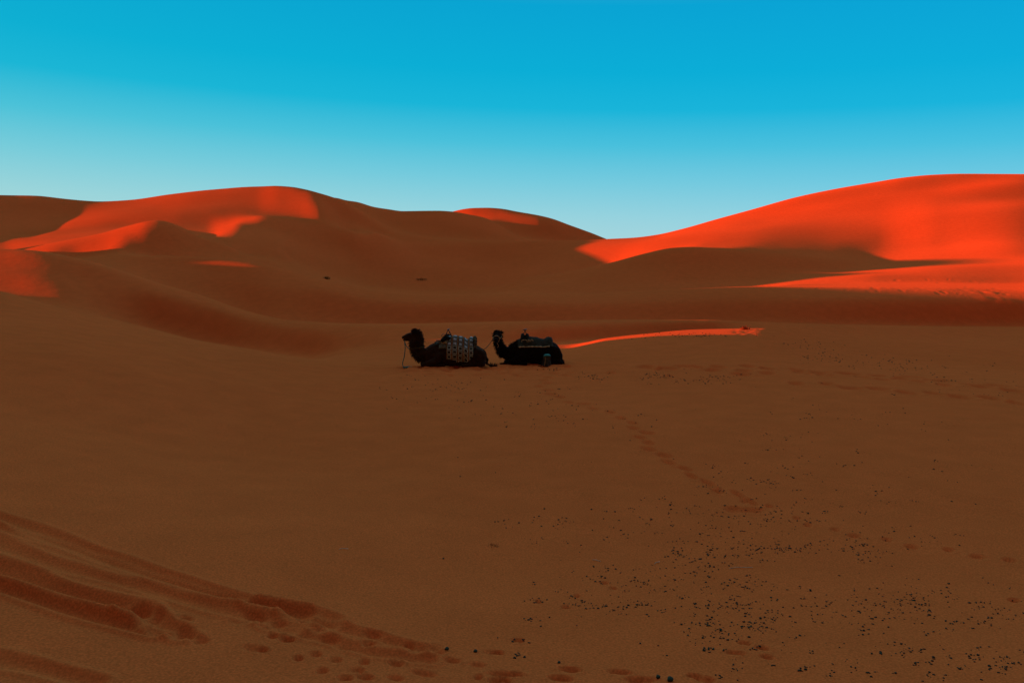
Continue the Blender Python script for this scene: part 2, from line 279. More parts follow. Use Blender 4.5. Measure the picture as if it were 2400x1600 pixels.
line([(0, 540, 400), (635, 520, 400), (950, 520, 400), (1000, 508, 400), (1040, 500, 400), (1062, 494.5, 400), (1085, 489, 400), (1108, 486.5, 400), (1142, 486, 400), (1176, 488.5, 399), (1210, 495, 396), (1261, 504, 391), (1295, 512, 388), (1346, 530, 388), (1380, 543, 400), (1423, 560, 400), (1500, 585, 400), (2118, 560, 400), (2400, 550, 400)],
     [-1.8, 0, 1, 3, 6, 8, 8], [8, 8, 8, 8, -1.6])
line([(0, zpx(4, 620), 620), (2400, zpx(4, 620), 620)], [0]*7, [4, 4, 4, 4, -1])
line([(0, zpx(2, 1500), 1500), (2400, zpx(2, 1500), 1500)], [0]*7, [2]*5)
line([(0, zpx(0, 4500), 4500), (2400, zpx(0, 4500), 4500)], [0]*7, [0]*5)

def axes():
    a = 37.0
    fine = np.linspace(-a, a, 1600)
    step = fine[1]-fine[0]; out = [a]
    g = step
    while out[-1] < 180:
        g = min(g*1.06, 1.5); out.append(out[-1]+g)
    out = np.array(out[1:]); out = out*1.0; out[-1] = 180.0
    az = np.radians(np.concatenate([-out[::-1], fine, out]))
    def seg(a, b, n): return np.exp(np.linspace(math.log(a), math.log(b), n, endpoint=False))
    r = np.concatenate([seg(.6, 4.5, 24), seg(4.5, 14, 260), seg(14, 48, 300), seg(48, 160, 260), seg(160, 450, 240), seg(450, 4600, 40)])
    return az, r

def gauss(n):
    k = np.exp(-.5*(np.arange(-3*n, 3*n+1)/n)**2); return k/k.sum()
def blur0(a, n):
    if n <= 0: return a
    k = gauss(n); p = len(k)//2
    b = np.concatenate([np.repeat(a[:1], p, 0), a, np.repeat(a[-1:], p, 0)], 0)
    c = np.zeros_like(a)
    for i, w in enumerate(k): c += w*b[i:i+len(a)]
    return c

# unseen ridge added off-frame left, its crest shaped to cast shade with lit gaps
SHADE_RIDGE = [(-60, -1.0), (-20, 3), (0, 3.2), (20, 3), (32, 2), (38, 1.6), (41, 1.2), (43.4, -.8), (46.5, -.7), (49, 1.7), (55.8, 1.8), (58.6, -.5), (62, .0), (66, 1.3), (69, 2.4), (72, 4.4), (78, 5.2), (84, 6.0), (91, 6.4), (93.5, 6), (96.5, 4.2), (98.5, 4.2), (101, 6.6), (105, 7.4), (110, 7.4), (113.4, 7.3), (115.4, 6.6), (118, 5.3), (120, 4.9), (128, 5.6), (132, 8.8), (137, 14.2), (142, 15.6), (148, 16.4), (153, 15.8), (159, 10), (164, 5), (168, 3), (172, 2)]
def shade_ridge_x(Y): return -(14+.66*np.maximum(Y, 38.0))
def ridge(X, Y, H):
    u = (X-shade_ridge_x(Y))/np.where(X > shade_ridge_x(Y), 9.0, 16.0)
    w = np.where(np.abs(u) < 1, .5+.5*np.cos(np.pi*np.clip(u, -1, 1)), 0)
    top = pchip([p[0] for p in SHADE_RIDGE], [p[1] for p in SHADE_RIDGE], np.clip(Y, SHADE_RIDGE[0][0], SHADE_RIDGE[-1][0]))
    g = np.clip((Y-SHADE_RIDGE[0][0])/25, 0, 1)*np.clip((SHADE_RIDGE[-1][0]-Y)/8, 0, 1)
    return H + w*g*np.maximum(top-H, 0)

def build_heights():
    az, r = axes()
    caz = np.minimum(1/np.maximum(np.cos(az), 1e-3), 1/math.cos(R(50.)))
    caz = np.where(np.abs(az) > math.pi/2, 1/math.cos(R(50.)), caz)
    LR, LZ = [], []
    for pts, left, right in LINES:
        a, d, z = [], [], []
        for x, y, dd in pts:
            sx, sz = ray(x, y); a.append(math.atan(sx)); d.append(dd); z.append(sz*dd)
        A = [R(v) for v in LAZ] + a + [R(v) for v in RAZ] + [math.pi]
        D = [d[0]]*len(LAZ) + d + [d[-1]]*(len(RAZ)+1)
        Z = list(left) + z + list(right) + [left[0]]
        D[0] = D[-1] = .5*(d[0]+d[-1])
        LR.append(pchip(A, D, az)*caz); LZ.append(pchip(A, Z, az))
    LR, LZ = np.array(LR), np.array(LZ)
    LR = blur0(LR.T, 5).T; LZ = blur0(LZ.T, 3).T
    H = np.empty((len(az), len(r)))
    for i in range(len(az)):
        H[i] = pchip(LR[:, i], LZ[:, i], r)
    S = H.copy()
    S = blur0(S, 2); S = blur0(S.T, 2).T
    X = np.sin(az)[:, None]*r; Y = np.cos(az)[:, None]*r
    S = ridge(X, Y, S)
    return az, r, S
# ---------------------------------------------------------------- the sand: one sheet
def sand_material():
    m = bpy.data.materials.new('sand'); m.use_nodes = True
    t = m.node_tree; b = t.nodes['Principled BSDF']; n_ = t.nodes.new; l_ = t.links.new
    b.inputs['Roughness'].default_value = 1.0; b.inputs['Specular IOR Level'].default_value = 0.0
    try: b.inputs['Diffuse Roughness'].default_value = .4
    except KeyError: pass
    geo = n_('ShaderNodeNewGeometry')
    def noise(scale, detail=4, vec=None):
        n = n_('ShaderNodeTexNoise'); n.inputs['Scale'].default_value = scale; n.inputs['Detail'].default_value = detail
        l_(vec or geo.outputs['Position'], n.inputs['Vector']); return n.outputs['Fac']
    broad = n_('ShaderNodeValToRGB'); l_(noise(.035, 3), broad.inputs['Fac'])
    broad.color_ramp.elements[0].position = .35; broad.color_ramp.elements[1].position = .65
    broad.color_ramp.elements[0].color = SAND_A+(1,); broad.color_ramp.elements[1].color = SAND_B+(1,)
    grain = n_('ShaderNodeMapRange'); l_(noise(55, 2), grain.inputs['Value'])
    grain.inputs['From Min'].default_value = .3; grain.inputs['From Max'].default_value = .7
    grain.inputs['To Min'].default_value = .80; grain.inputs['To Max'].default_value = 1.20
    mid = n_('ShaderNodeMapRange'); l_(noise(1.3, 5), mid.inputs['Value'])
    mid.inputs['From Min'].default_value = .3; mid.inputs['From Max'].default_value = .7
    mid.inputs['To Min'].default_value = .95; mid.inputs['To Max'].default_value = 1.05
    mm = n_('ShaderNodeMath'); mm.operation = 'MULTIPLY'; l_(grain.outputs[0], mm.inputs[0]); l_(mid.outputs[0], mm.inputs[1])
    vs = n_('ShaderNodeVectorMath'); vs.operation = 'SCALE'; l_(broad.outputs[0], vs.inputs[0]); l_(mm.outputs[0], vs.inputs['Scale'])
    l_(vs.outputs[0], b.inputs['Base Color'])
    rp = n_('ShaderNodeBump'); rp.inputs['Strength'].default_value = .35; rp.inputs['Distance'].default_value = .04
    l_(noise(2.2, 6), rp.inputs['Height'])
    bu = n_('ShaderNodeBump'); l_(rp.outputs[0], bu.inputs['Normal']); bu.inputs['Strength'].default_value = .25; bu.inputs['Distance'].default_value = .006
    l_(noise(28, 6), bu.inputs['Height'])
    l_(bu.outputs[0], b.inputs['Normal'])
    return m
SAND_A, SAND_B = (.67, .160, .038), (.73, .178, .044)

AZ, RR, HH = build_heights()

def lookup(az, r, H):
    lr = np.log(r)
    def f(X, Y):
        X = np.asarray(X, float); Y = np.asarray(Y, float)
        a = np.arctan2(X, Y); q = np.log(np.maximum(np.hypot(X, Y), r[0]))
        i = np.clip(np.searchsorted(az, a)-1, 0, len(az)-2); j = np.clip(np.searchsorted(lr, q)-1, 0, len(r)-2)
        u = (a-az[i])/(az[i+1]-az[i]); v = np.clip((q-lr[j])/(lr[j+1]-lr[j]), 0, 1)
        return H[i, j]*(1-u)*(1-v)+H[i+1, j]*u*(1-v)+H[i, j+1]*(1-u)*v+H[i+1, j+1]*u*v
    return f
ground = lookup(AZ, RR, HH)                    # (X, Y) -> height, eye level = 0
DS = np.exp(np.linspace(math.log(4), math.log(400), 1500))
def on_sand(x, y):
    """where the sight line of a photo pixel meets the sand"""
    sx, sz = ray(x, y)
    d = ground(sx*DS, DS)/DS - sz
    k = int(np.argmax(d >= 0))
    if k == 0: k = 1
    a = d[k-1]/(d[k-1]-d[k]) if d[k] != d[k-1] else 0
    D = DS[k-1]+(DS[k]-DS[k-1])*a
    return sx*D, D
def gz(X, Y): return float(ground(X, Y))+ZOFF

# prints, drag marks and churned sand pressed into the sheet
XG = np.sin(AZ)[:, None]*RR; YG = np.cos(AZ)[:, None]*RR
MARK = np.zeros_like(HH)
def window(X, Y, rad):
    a = math.atan2(X, Y); d = math.hypot(X, Y)
    i0, i1 = np.searchsorted(AZ, [a-rad/d*1.2, a+rad/d*1.2]); j0, j1 = np.searchsorted(RR, [max(d-rad, .7), d+rad])
    return slice(max(i0-1, 0), i1+1), slice(max(j0-1, 0), j1+1)
def dent(x, y, wpx, length, depth, ang=0.0, rim=.35):
    """a print seen at photo pixel (x, y), wpx photo pixels wide, so long (m) away from the camera"""
    X, Y = on_sand(x, y); w = wpx/F_PX*Y*.5; l = length*.5
    depth *= .6; rim *= .4
    R_ = max(w, l)*2.6
    si, sj = window(X, Y, R_)
    dx = XG[si, sj]-X; dy = YG[si, sj]-Y
    u = (dx*math.cos(ang)+dy*math.sin(ang))/w; v = (-dx*math.sin(ang)+dy*math.cos(ang))/l
    q = u*u+v*v
    MARK[si, sj] += -depth*np.exp(-q**1.6) + depth*rim*np.exp(-((np.sqrt(q)-1.55)/.35)**2)*(1+.6*np.sin(3*np.arctan2(v, u)+X*7))
def press(x, y, wpx, hpx, depth, ang=0.0, rim=.3):
    """a print with a seen height of hpx photo pixels"""
    X, Y = on_sand(x, y); z = abs(float(ground(X, Y)))
    dent(x, y, wpx, max(.08, hpx*Y*Y/(F_PX*z)), depth, ang, rim)
def groove(pts, width, depth, berm=.4):
    P = []
    for (xa, ya), (xb, yb) in zip(pts[:-1], pts[1:]):
        n = max(2, int(math.hypot(xb-xa, yb-ya)/12))
        for k in range(n): P.append(on_sand(xa+(xb-xa)*k/n, ya+(yb-ya)*k/n))
    P.append(on_sand(*pts[-1])); P = np.array(P)
    if isinstance(depth, tuple): dep = np.linspace(depth[0], depth[1], len(P))
    else: dep = np.full(len(P), depth)
    lo = P.min(0)-1; hi = P.max(0)+1
    m = (XG > lo[0]) & (XG < hi[0]) & (YG > lo[1]) & (YG < hi[1])
    x = XG[m]; y = YG[m]; best = np.full(len(x), 1e9); dp = np.zeros(len(x)); side = np.zeros(len(x))
    for k in range(len(P)-1):
        a, b = P[k], P[k+1]; d = b-a; L2 = d@d+1e-12
        t = np.clip(((x-a[0])*d[0]+(y-a[1])*d[1])/L2, 0, 1)
        q = np.hypot(x-a[0]-t*d[0], y-a[1]-t*d[1])
        c = q < best; best[c] = q[c]; dp[c] = dep[k]
    wob = 1+.35*vnoise(np.stack([x*1.7, y*1.7, 0*x], -1), 5)
    u = best/(width*.78*wob)
    dp = dp*.8; MARK[m] += -dp*np.exp(-u**2.4)+dp*berm*np.exp(-((u-1.7)/.45)**2)

rnd = random.Random(7)
def z7(p): return [(x/3.36, 1180+y/3.36) for x, y in p]
groove(z7([(-150, 50), (0, 105), (500, 285), (1000, 462), (1500, 630), (2000, 772), (2352, 835)]), .10, .055)
groove(z7([(-150, 130), (0, 190), (500, 325), (1000, 505), (1500, 665), (1800, 740)]), .09, .04)
groove(z7([(-150, 270), (0, 330), (400, 465), (800, 570), (1300, 700), (1700, 815), (2300, 950)]), .12, .05)
groove(z7([(-150, 462), (0, 520), (400, 645), (900, 785), (1100, 828)]), .14, .09)
groove(z7([(-150, 600), (0, 660), (400, 785), (800, 905), (1250, 1020)]), .11, .08)
groove(z7([(1050, 830), (1150, 870), (1300, 960), (1450, 1040)]), .12, .07)
groove(z7([(-100, 1215), (250, 1280), (600, 1370), (720, 1410)]), .10, .045)
groove([(600, 1412), (690, 1424), (735, 1440), (762, 1452)], .11, .07)
groove([(690, 1440), (800, 1475), (900, 1500), (1010, 1522)], .08, .05)
groove([(640, 1470), (760, 1500), (870, 1530), (1000, 1545)], .08, .045)
for x, y, w, h in [(260, 400, 150, 60), (130, 375, 120, 50), (45, 480, 130, 60), (500, 335, 230, 60), (580, 392, 240, 50), (690, 468, 260, 90), (470, 515, 140, 45), (625, 560, 150, 70), (850, 580, 110, 70),
                   (520, 640, 130, 45), (885, 440, 150, 60), (930, 350, 230, 45), (900, 402, 200, 30), (1080, 452, 170, 60), (1200, 437, 120, 40), (1250, 490, 230, 40), (1420, 500, 200, 35), (1410, 450, 200, 55),
                   (1200, 560, 270, 75), (1100, 590, 160, 40), (1320, 662, 300, 80), (1540, 560, 210, 45), (1740, 590, 200, 60), (1750, 690, 100, 45), (2060, 665, 140, 30), (1960, 720, 140, 35), (170, 255, 220, 55),
                   (60, 300, 170, 60), (230, 160, 160, 40), (380, 250, 160, 45), (860, 690, 180, 35), (700, 700, 160, 35), (1100, 700, 170, 30), (330, 545, 110, 30), (800, 640, 140, 30), (1850, 490, 190, 35)]:
    press(600+x/3.36, 1380+y/3.36, w/3.36*.66, h/3.36*.6, .045+rnd.random()*.035, rnd.uniform(-.25, .1))
for x, y, w, h in [(1030, 860, 260, 90), (1080, 930, 220, 70), (1250, 870, 160, 90), (1480, 1000, 300, 120), (1570, 1080, 200, 80), (1900, 930, 250, 60), (2000, 870, 300, 40), (2250, 1075, 160, 70), (2000, 1140, 260, 80), (1450, 905, 200, 50)]:
    press(x/3.36, 1180+y/3.36, w/3.36*.66, h/3.36*.66, .055, rnd.uniform(-.4, .1))
def z5(x, y): return 1200+x/3.92, 840+y/3.92
for x, y in [(335, 175), (290, 200), (315, 228), (245, 255), (330, 290), (350, 325), (440, 352), (520, 400), (660, 415), (745, 460), (905, 492), (1000, 545), (1105, 588), (1115, 635), (1240, 680), (1175, 720),
             (1255, 772), (1255, 828), (1395, 885), (1440, 950), (1580, 1005), (1650, 1075), (1800, 1140), (1880, 1205), (2080, 1250), (2180, 1310)]:
    px, py = z5(x, y); dent(px, py, rnd.uniform(18, 28), .42, .10, rnd.uniform(.1, .5))
def z6(x, y): return 1500+x/2.613, 840+y/2.613
for x, y in [(355, 52), (440, 70), (480, 50), (640, 75), (620, 95), (660, 45), (780, 62), (780, 90), (1000, 85), (970, 70), (1100, 85), (1130, 100), (1240, 88), (1290, 95), (1370, 112), (1460, 105), (1490, 130), (1600, 118),
             (1680, 112), (1620, 130), (1700, 140), (1800, 135), (1860, 135), (1870, 162), (2040, 165), (2100, 172), (2190, 165), (2300, 198), (960, 152), (1150, 155), (1290, 182), (1460, 185), (1640, 210), (1810, 215),
             (1960, 235), (2150, 243), (2290, 270), (270, 47), (180, 60), (100, 62), (40, 50)]:
    px, py = z6(x, y); dent(px, py, rnd.uniform(26, 42), .75, .20, rnd.uniform(-.2, .2))
def z8(x, y): return 1150+x/1.8816, 1100+y/1.8816
for x, y, w in [(1080, 175, 70), (1160, 178, 60), (1520, 265, 28), (1605, 294, 40), (1750, 310, 32), (1860, 342, 42), (2020, 355, 34), (2150, 385, 46), (2290, 400, 40), (1230, 160, 24), (1350, 212, 24), (1400, 245, 26), (990, 90, 26),
                (1120, 140, 26), (500, 500, 28), (540, 525, 22), (380, 560, 22), (330, 610, 30), (210, 585, 18), (1120, 768, 40), (1200, 790, 44), (1220, 830, 44), (1080, 812, 60), (60, 900, 90), (350, 880, 70), (310, 920, 80),
                (570, 895, 70), (660, 930, 90), (900, 915, 50), (950, 930, 60), (30, 930, 60), (30, 805, 40), (2310, 575, 40), (120, 750, 40)]:
    px, py = z8(x, y); press(px, py, w*.7, 4+w*.13, .06+.0004*w, rnd.uniform(-.3, .1))
# trodden strip along the camels, little heaps and the ragged end of the lit brow
for k in range(110):
    dent(rnd.uniform(945, 1340), rnd.triangular(852, 885, 858), rnd.uniform(12, 30), .5, rnd.uniform(.03, .10), rnd.uniform(-.3, .3))
for k in range(34):
    dent(rnd.uniform(1720, 1815), rnd.uniform(771, 786), rnd.uniform(8, 18), .5, rnd.uniform(.01, .03))
for x, y, w, h in [(1432, 873, 26, -.13), (1565, 880, 20, -.09), (1600, 788, 30, -.05), (1640, 786, 30, -.05)]:
    dent(x, y, w, .5, h, 0, 0)
for k in range(120):
    dent(rnd.uniform(1800, 2390), rnd.uniform(655, 690), rnd.uniform(6, 16), rnd.uniform(.8, 2), rnd.uniform(.01, .035), rnd.uniform(-.6, .6))
for k in range(14):
    x = rnd.uniform(2290, 2390); dent(x, 690+(x-2290)*.12+rnd.uniform(-10, 14), rnd.uniform(10, 22), 1.2, -rnd.uniform(.04, .09), .6, 0)
MARK *= np.clip((RR-1.5)/2, 0, 1)[None, :]
P2 = np.stack([XG*.8, YG*.8, 0*XG], -1)
ROUGH = .010*vnoise(P2, 1)*np.clip((RR-2)/4, 0, 1)*np.clip(1.5-RR/90, 0, 1)
smooth_ground = ground
HF = HH+MARK+ROUGH
ground = lookup(AZ, RR, HF)

P = np.stack([XG, YG, HF+ZOFF], -1)
dunes = grid_mesh('dunes', P, sand_material())
tag(dunes, 'rippleless red sand dunes around a shaded hollow', None, None, 'structure')
# ---------------------------------------------------------------- implicit bodies
class Body:
    """smooth union of ellipsoids and tapered capsules, polygonised as one continuous surface"""
    def __init__(s, lo, hi, res=.02):
        s.res = res; s.lo = np.array(lo, float)
        n = np.ceil((np.array(hi)-s.lo)/res).astype(int)+1
        g = np.meshgrid(*[s.lo[i]+res*np.arange(n[i]) for i in range(3)], indexing='ij')
        s.G = np.stack(g, -1); s.D = np.full(n, 1e3)
    def add(s, d, k):
        h = np.clip(.5+.5*(s.D-d)/k, 0, 1); s.D = s.D*(1-h)+d*h-k*h*(1-h)
    def cut(s, d, k):
        h = np.clip(.5-.5*(s.D+d)/k, 0, 1); s.D = s.D*(1-h)+(-d)*h+k*h*(1-h)
    def ell_d(s, c, r, rot=0.0, yaw=0.0):
        q = s.G-np.array(c)
        if yaw:
            ca, sa = math.cos(yaw), math.sin(yaw); q = np.stack([q[..., 0]*ca+q[..., 1]*sa, -q[..., 0]*sa+q[..., 1]*ca, q[..., 2]], -1)
        if rot:
            ca, sa = math.cos(rot), math.sin(rot); q = np.stack([q[..., 0]*ca+q[..., 2]*sa, q[..., 1], -q[..., 0]*sa+q[..., 2]*ca], -1)
        r = np.array(r); k0 = np.linalg.norm(q/r, axis=-1); k1 = np.linalg.norm(q/(r*r), axis=-1)
        return k0*(k0-1)/np.maximum(k1, 1e-6)
    def ell(s, c, r, k=.08, rot=0.0, yaw=0.0): s.add(s.ell_d(c, r, rot, yaw), k)
    def cap(s, a, b, ra, rb, k=.06, flat=1.0):
        a = np.array(a, float); b = np.array(b, float); ab = b-a
        q = s.G-a; t = np.clip((q@ab)/(ab@ab), 0, 1)
        w = q-t[..., None]*ab; w = w/np.array([1, flat, 1])
        s.add(np.linalg.norm(w, axis=-1)-(ra+(rb-ra)*t), k)
    def chain(s, pts, k=.06, flat=1.0):
        for (a, ra), (b, rb) in zip(pts[:-1], pts[1:]): s.cap(a, b, ra, rb, k, flat)
    def rough(s, amp, scale, seed=0, mask=None):
        n = .6*vnoise(s.G*scale, seed)+.4*vnoise(s.G*scale*2.1, seed+1)
        s.D = s.D+amp*n*(1 if mask is None else mask)
    def mesh(s, name, mat, parent):
        g = openvdb.FloatGrid(); g.background = 1.0
        g.copyFromArray(np.ascontiguousarray(np.clip(s.D, -.2, .2), dtype=np.float32))
        pts, tris, quads = g.convertToPolygons(0.0, 0.0)
        pts = pts*s.res+s.lo
        return mesh_ob(name, pts, [tuple(q[::-1]) for q in quads]+[tuple(q[::-1]) for q in tris], mat, parent)
    def at(s, p):
        q = (np.asarray(p, float)-s.lo)/s.res; n = np.array(s.D.shape)
        i = np.clip(np.floor(q).astype(int), 0, n-2); f = np.clip(q-i, 0, 1); r = 0
        for dx in (0, 1):
            for dy in (0, 1):
                for dz in (0, 1):
                    w = np.abs(1-dx-f[..., 0])*np.abs(1-dy-f[..., 1])*np.abs(1-dz-f[..., 2])
                    r = r+w*s.D[i[..., 0]+dx, i[..., 1]+dy, i[..., 2]+dz]
        return r
    def radial(s, x, ang, axis_z, start=1.15):
        """distance from the axis (x, 0, axis_z) to the skin, seen from outside; ang 0 = up, + = towards the camera"""
        d = np.array([0, -math.sin(ang), math.cos(ang)])
        t = np.arange(start, .02, -.01); P_ = np.array([x, 0, axis_z])+t[:, None]*d
        inside = np.where(s.at(P_) < 0)[0]
        return t[inside[0]] if len(inside) else .05

def tufts(name, body, boxes, mat, parent, n, length, width, droop, seed):
    """tapering locks of hair rooted on the skin inside the given boxes (lo, hi)"""
    r = np.random.RandomState(seed); V, Fc = [], []
    cand = []
    for lo, hi in boxes:
        p = r.uniform(lo, hi, (6000, 3)); d = body.at(p); p = p[np.abs(d) < .02]; cand.append(p)
    cand = np.concatenate(cand)
    if len(cand) == 0: return None
    e = .02; pick = cand[r.choice(len(cand), min(n, len(cand)), replace=False)]
    gr = np.stack([body.at(pick+np.eye(3)[k]*e)-body.at(pick-np.eye(3)[k]*e) for k in range(3)], -1)
    gr /= np.linalg.norm(gr, axis=1)[:, None]+1e-9
    for p, g in zip(pick, gr):
        l = length*r.uniform(.5, 1.3); w = width*r.uniform(.6, 1.3)
        t = np.cross(g, r.normal(size=3)); t /= np.linalg.norm(t)
        u = np.cross(g, t)
        tip = p+g*l*.75+np.array([r.uniform(-.2, .2)*l, r.uniform(-.2, .2)*l, -droop*l])
        mid = p+g*l*.5+np.array([0, 0, -droop*l*.25])
        o = len(V)
        V += [p-g*.01+t*w, p-g*.01-t*w*.5+u*w*.87, p-g*.01-t*w*.5-u*w*.87, mid+t*w*.6, mid-t*w*.3+u*w*.5, mid-t*w*.3-u*w*.5, tip]
        Fc += [(o, o+1, o+4, o+3), (o+1, o+2, o+5, o+4), (o+2, o, o+3, o+5), (o+3, o+4, o+6), (o+4, o+5, o+6), (o+5, o+3, o+6)]
    return mesh_ob(name, V, Fc, mat, parent)

M_brown = material('brown_camel_coat', (.030, .018, .008), .95, .45, 7, .6, 90, .05, .1)
M_brown_hair = material('dark_brown_hair', (.012, .006, .003), .95, .3, 12, .4, 120, .05, .1)
M_black = material('black_camel_coat', (.008, .0055, .004), .95, .4, 8, .6, 90, .05, .05)
M_black_hair = material('black_hair', (.009, .006, .004), .95, .3, 12, .4, 120, .05, .05)
M_eye = material('eye', (.008, .006, .005), .2, 0, spec=.5)
M_iron = material('worn_iron', (.04, .04, .038), .5, .3, 30, .2, 200, .4)
M_knob = material('pale_worn_metal', (.16, .20, .22), .45, .2, 60, .1, 200, .5)
M_pad = material('dark_saddle_cloth', (.030, .038, .026), .95, .5, 14, .7, 60)
M_roll = material('brown_felt_roll', (.060, .055, .030), .95, .4, 14, .7, 60)
M_bagcloth = material('olive_cloth', (.10, .115, .075), .95, .35, 18, .5, 80)
M_flap = material('pale_yellow_cloth', (.28, .26, .13), .95, .25, 22, .4, 80)
M_green_rope = material('turquoise_rope', (.06, .24, .23), .9, .2, 60, .5, 200)
M_tan_rope = material('tan_rope', (.20, .13, .06), .9, .25, 60, .5, 200)
M_pale_rope = material('pale_halter_rope', (.42, .36, .20), .9, .25, 60, .5, 200)
M_dull_band = material('dull_green_band', (.065, .075, .030), .95, .3, 40, .4, 120)

def camel_body(kind):
    b = Body((-2.0, -.75, -.10), (2.1, .75, 1.6), .02)
    if kind == 'brown':
        S = 0.0
        b.ell((.30, 0, .44), (.98, .37, .42), .10)                    # barrel
        b.ell((-.30, 0, .50), (.44, .32, .38), .10)                   # chest and shoulders
        b.ell((.40, 0, .82), (.52, .20, .28), .14)                    # hump, mostly under the saddle
        b.ell((1.05, 0, .46), (.42, .33, .36), .10)                   # croup
        for y in (-1, 1):
            b.ell((1.18, y*.27, .36), (.40, .15, .34), .07, rot=.25)  # folded thigh
            b.chain([((1.42, y*.30, .16), .11), ((.95, y*.36, .10), .085), ((.72, y*.37, .08), .075)], .05)   # hock to stifle along the sand
            b.chain([((1.46, y*.28, .10), .075), ((1.02, y*.24, .06), .065), ((.80, y*.22, .05), .09)], .04)
            b.chain([((-.15, y*.27, .42), .15), ((-.34, y*.29, .22), .12), ((-.78, y*.24, .085), .085)], .06) # forearm
            b.chain([((-.78, y*.24, .07), .075), ((-.35, y*.30, .055), .06), ((-.05, y*.31, .05), .085)], .04)
        b.ell((-.42, 0, .16), (.18, .16, .14), .06)                   # breast pad
        neck = [((-.45, 0, .46), .30), ((-.72, 0, .36), .25), ((-.92, 0, .45), .235), ((-1.04, 0, .66), .225), ((-1.07, 0, .88), .21), ((-1.06, 0, 1.06), .18)]
        b.chain(neck, .09, .72)
        b.chain([((-.95, 0, 1.22), .13), ((-.90, 0, 1.02), .12), ((-.88, 0, .84), .10)], .08, .7)        # shaggy nape
        b.ell((-1.06, 0, 1.20), (.19, .125, .145), .06)               # skull
        b.chain([((-1.14, 0, 1.19), .135), ((-1.36, 0, 1.13), .10), ((-1.50, 0, 1.085), .082)], .05, .75)
        b.chain([((-1.10, 0, 1.06), .10), ((-1.33, 0, 1.025), .07), ((-1.49, 0, 1.005), .05)], .04, .7)  # jaw
        b.ell((-1.545, 0, 1.075), (.05, .06, .065), .03); b.ell((-1.51, 0, .995), (.045, .045, .03), .02)
        b.cut(b.ell_d((-1.56, 0, 1.028), (.10, .09, .010)), .012)     # mouth
        for y in (-1, 1):
            b.ell((-1.18, y*.105, 1.245), (.055, .03, .03), .03)      # brow
            b.cut(b.ell_d((-1.545, y*.055, 1.10), (.022, .02, .010)), .01)
            b.chain([((-1.00, y*.10, 1.29), .035), ((-.95, y*.155, 1.335), .028), ((-.93, y*.17, 1.37), .012)], .02)
        b.ell((-1.10, 0, 1.33), (.10, .09, .075), .04)                # topknot
        b.chain([((1.50, 0, .42), .06), ((1.60, -.02, .26), .05), ((1.58, -.05, .12), .04), ((1.72, -.12, .05), .035), ((1.93, -.18, .03), .05)], .04)
    else:
        b.ell((.05, 0, .46), (.88, .37, .43), .10)
        b.ell((-.50, 0, .50), (.46, .32, .38), .10)
        b.ell((-.05, 0, .80), (.55, .20, .24), .14)
        b.ell((.62, 0, .48), (.40, .33, .40), .10)
        for y in (-1, 1):
            b.ell((.70, y*.27, .38), (.38, .15, .36), .07, rot=.25)
            b.chain([((.93, y*.30, .16), .11), ((.50, y*.36, .10), .085), ((.25, y*.37, .08), .075)], .05)
            b.chain([((1.02, y*.29, .10), .08), ((.55, y*.24, .06), .065), ((.30, y*.22, .05), .09)], .04)
            b.chain([((-.42, y*.27, .42), .15), ((-.62, y*.29, .22), .12), ((-1.05, y*.24, .085), .085)], .06)
            b.chain([((-1.05, y*.24, .07), .075), ((-.62, y*.30, .055), .06), ((-.32, y*.31, .05), .085)], .04)
        b.chain([((-1.0, -.26, .06), .06), ((-1.26, -.27, .045), .05)], .04)           # forefoot showing in front
        b.ell((-.72, 0, .16), (.18, .16, .14), .06)
        neck = [((-.72, 0, .50), .30), ((-.98, -.01, .42), .24), ((-1.15, -.03, .50), .20), ((-1.28, -.05, .68), .165), ((-1.36, -.07, .88), .145), ((-1.38, -.08, 1.06), .135)]
        b.chain(neck, .09, .85)
        hx, hy = -1.39, -.10                                           # head turned to the photographer
        b.ell((hx, hy, 1.15), (.145, .17, .145), .06)
        b.chain([((hx, hy-.06, 1.14), .125), ((hx-.03, hy-.24, 1.04), .098), ((hx-.05, hy-.37, .975), .085)], .05)
        b.chain([((hx, hy-.05, 1.02), .10), ((hx-.03, hy-.24, .945), .07), ((hx-.045, hy-.35, .905), .05)], .04)
        b.ell((hx-.055, hy-.41, .965), (.062, .05, .065), .03); b.ell((hx-.05, hy-.37, .895), (.045, .045, .03), .02)
        b.cut(b.ell_d((hx-.05, hy-.42, .925), (.09, .10, .010)), .012)
        for y in (-1, 1):
            b.ell((hx-.01+y*.11, hy-.10, 1.20), (.035, .055, .032), .03)
            b.cut(b.ell_d((hx-.055+y*.035, hy-.455, .985), (.018, .02, .009)), .01)
            b.chain([((hx+y*.11, hy+.05, 1.22), .038), ((hx+y*.165, hy+.05, 1.235), .03), ((hx+y*.20, hy+.03, 1.225), .013)], .02)
        b.ell((hx, hy, 1.26), (.10, .10, .06), .04)
        b.chain([((.98, 0, .55), .06), ((1.06, -.04, .36), .05), ((1.08, -.12, .18), .045), ((1.12, -.20, .06), .06)], .04)
    # fleece: deeper on neck and shoulders
    m = np.clip((-.2-b.G[..., 0])/.5, .25, 1.0)
    headm = (b.G[..., 2] > .93) & (b.G[..., 0] < -1.05) if kind == 'brown' else (b.G[..., 1] < -.2) & (b.G[..., 2] > .85)
    m = np.where(headm, .18, m)
    b.rough(.030, 9, 3 if kind == 'brown' else 11, m)
    return b

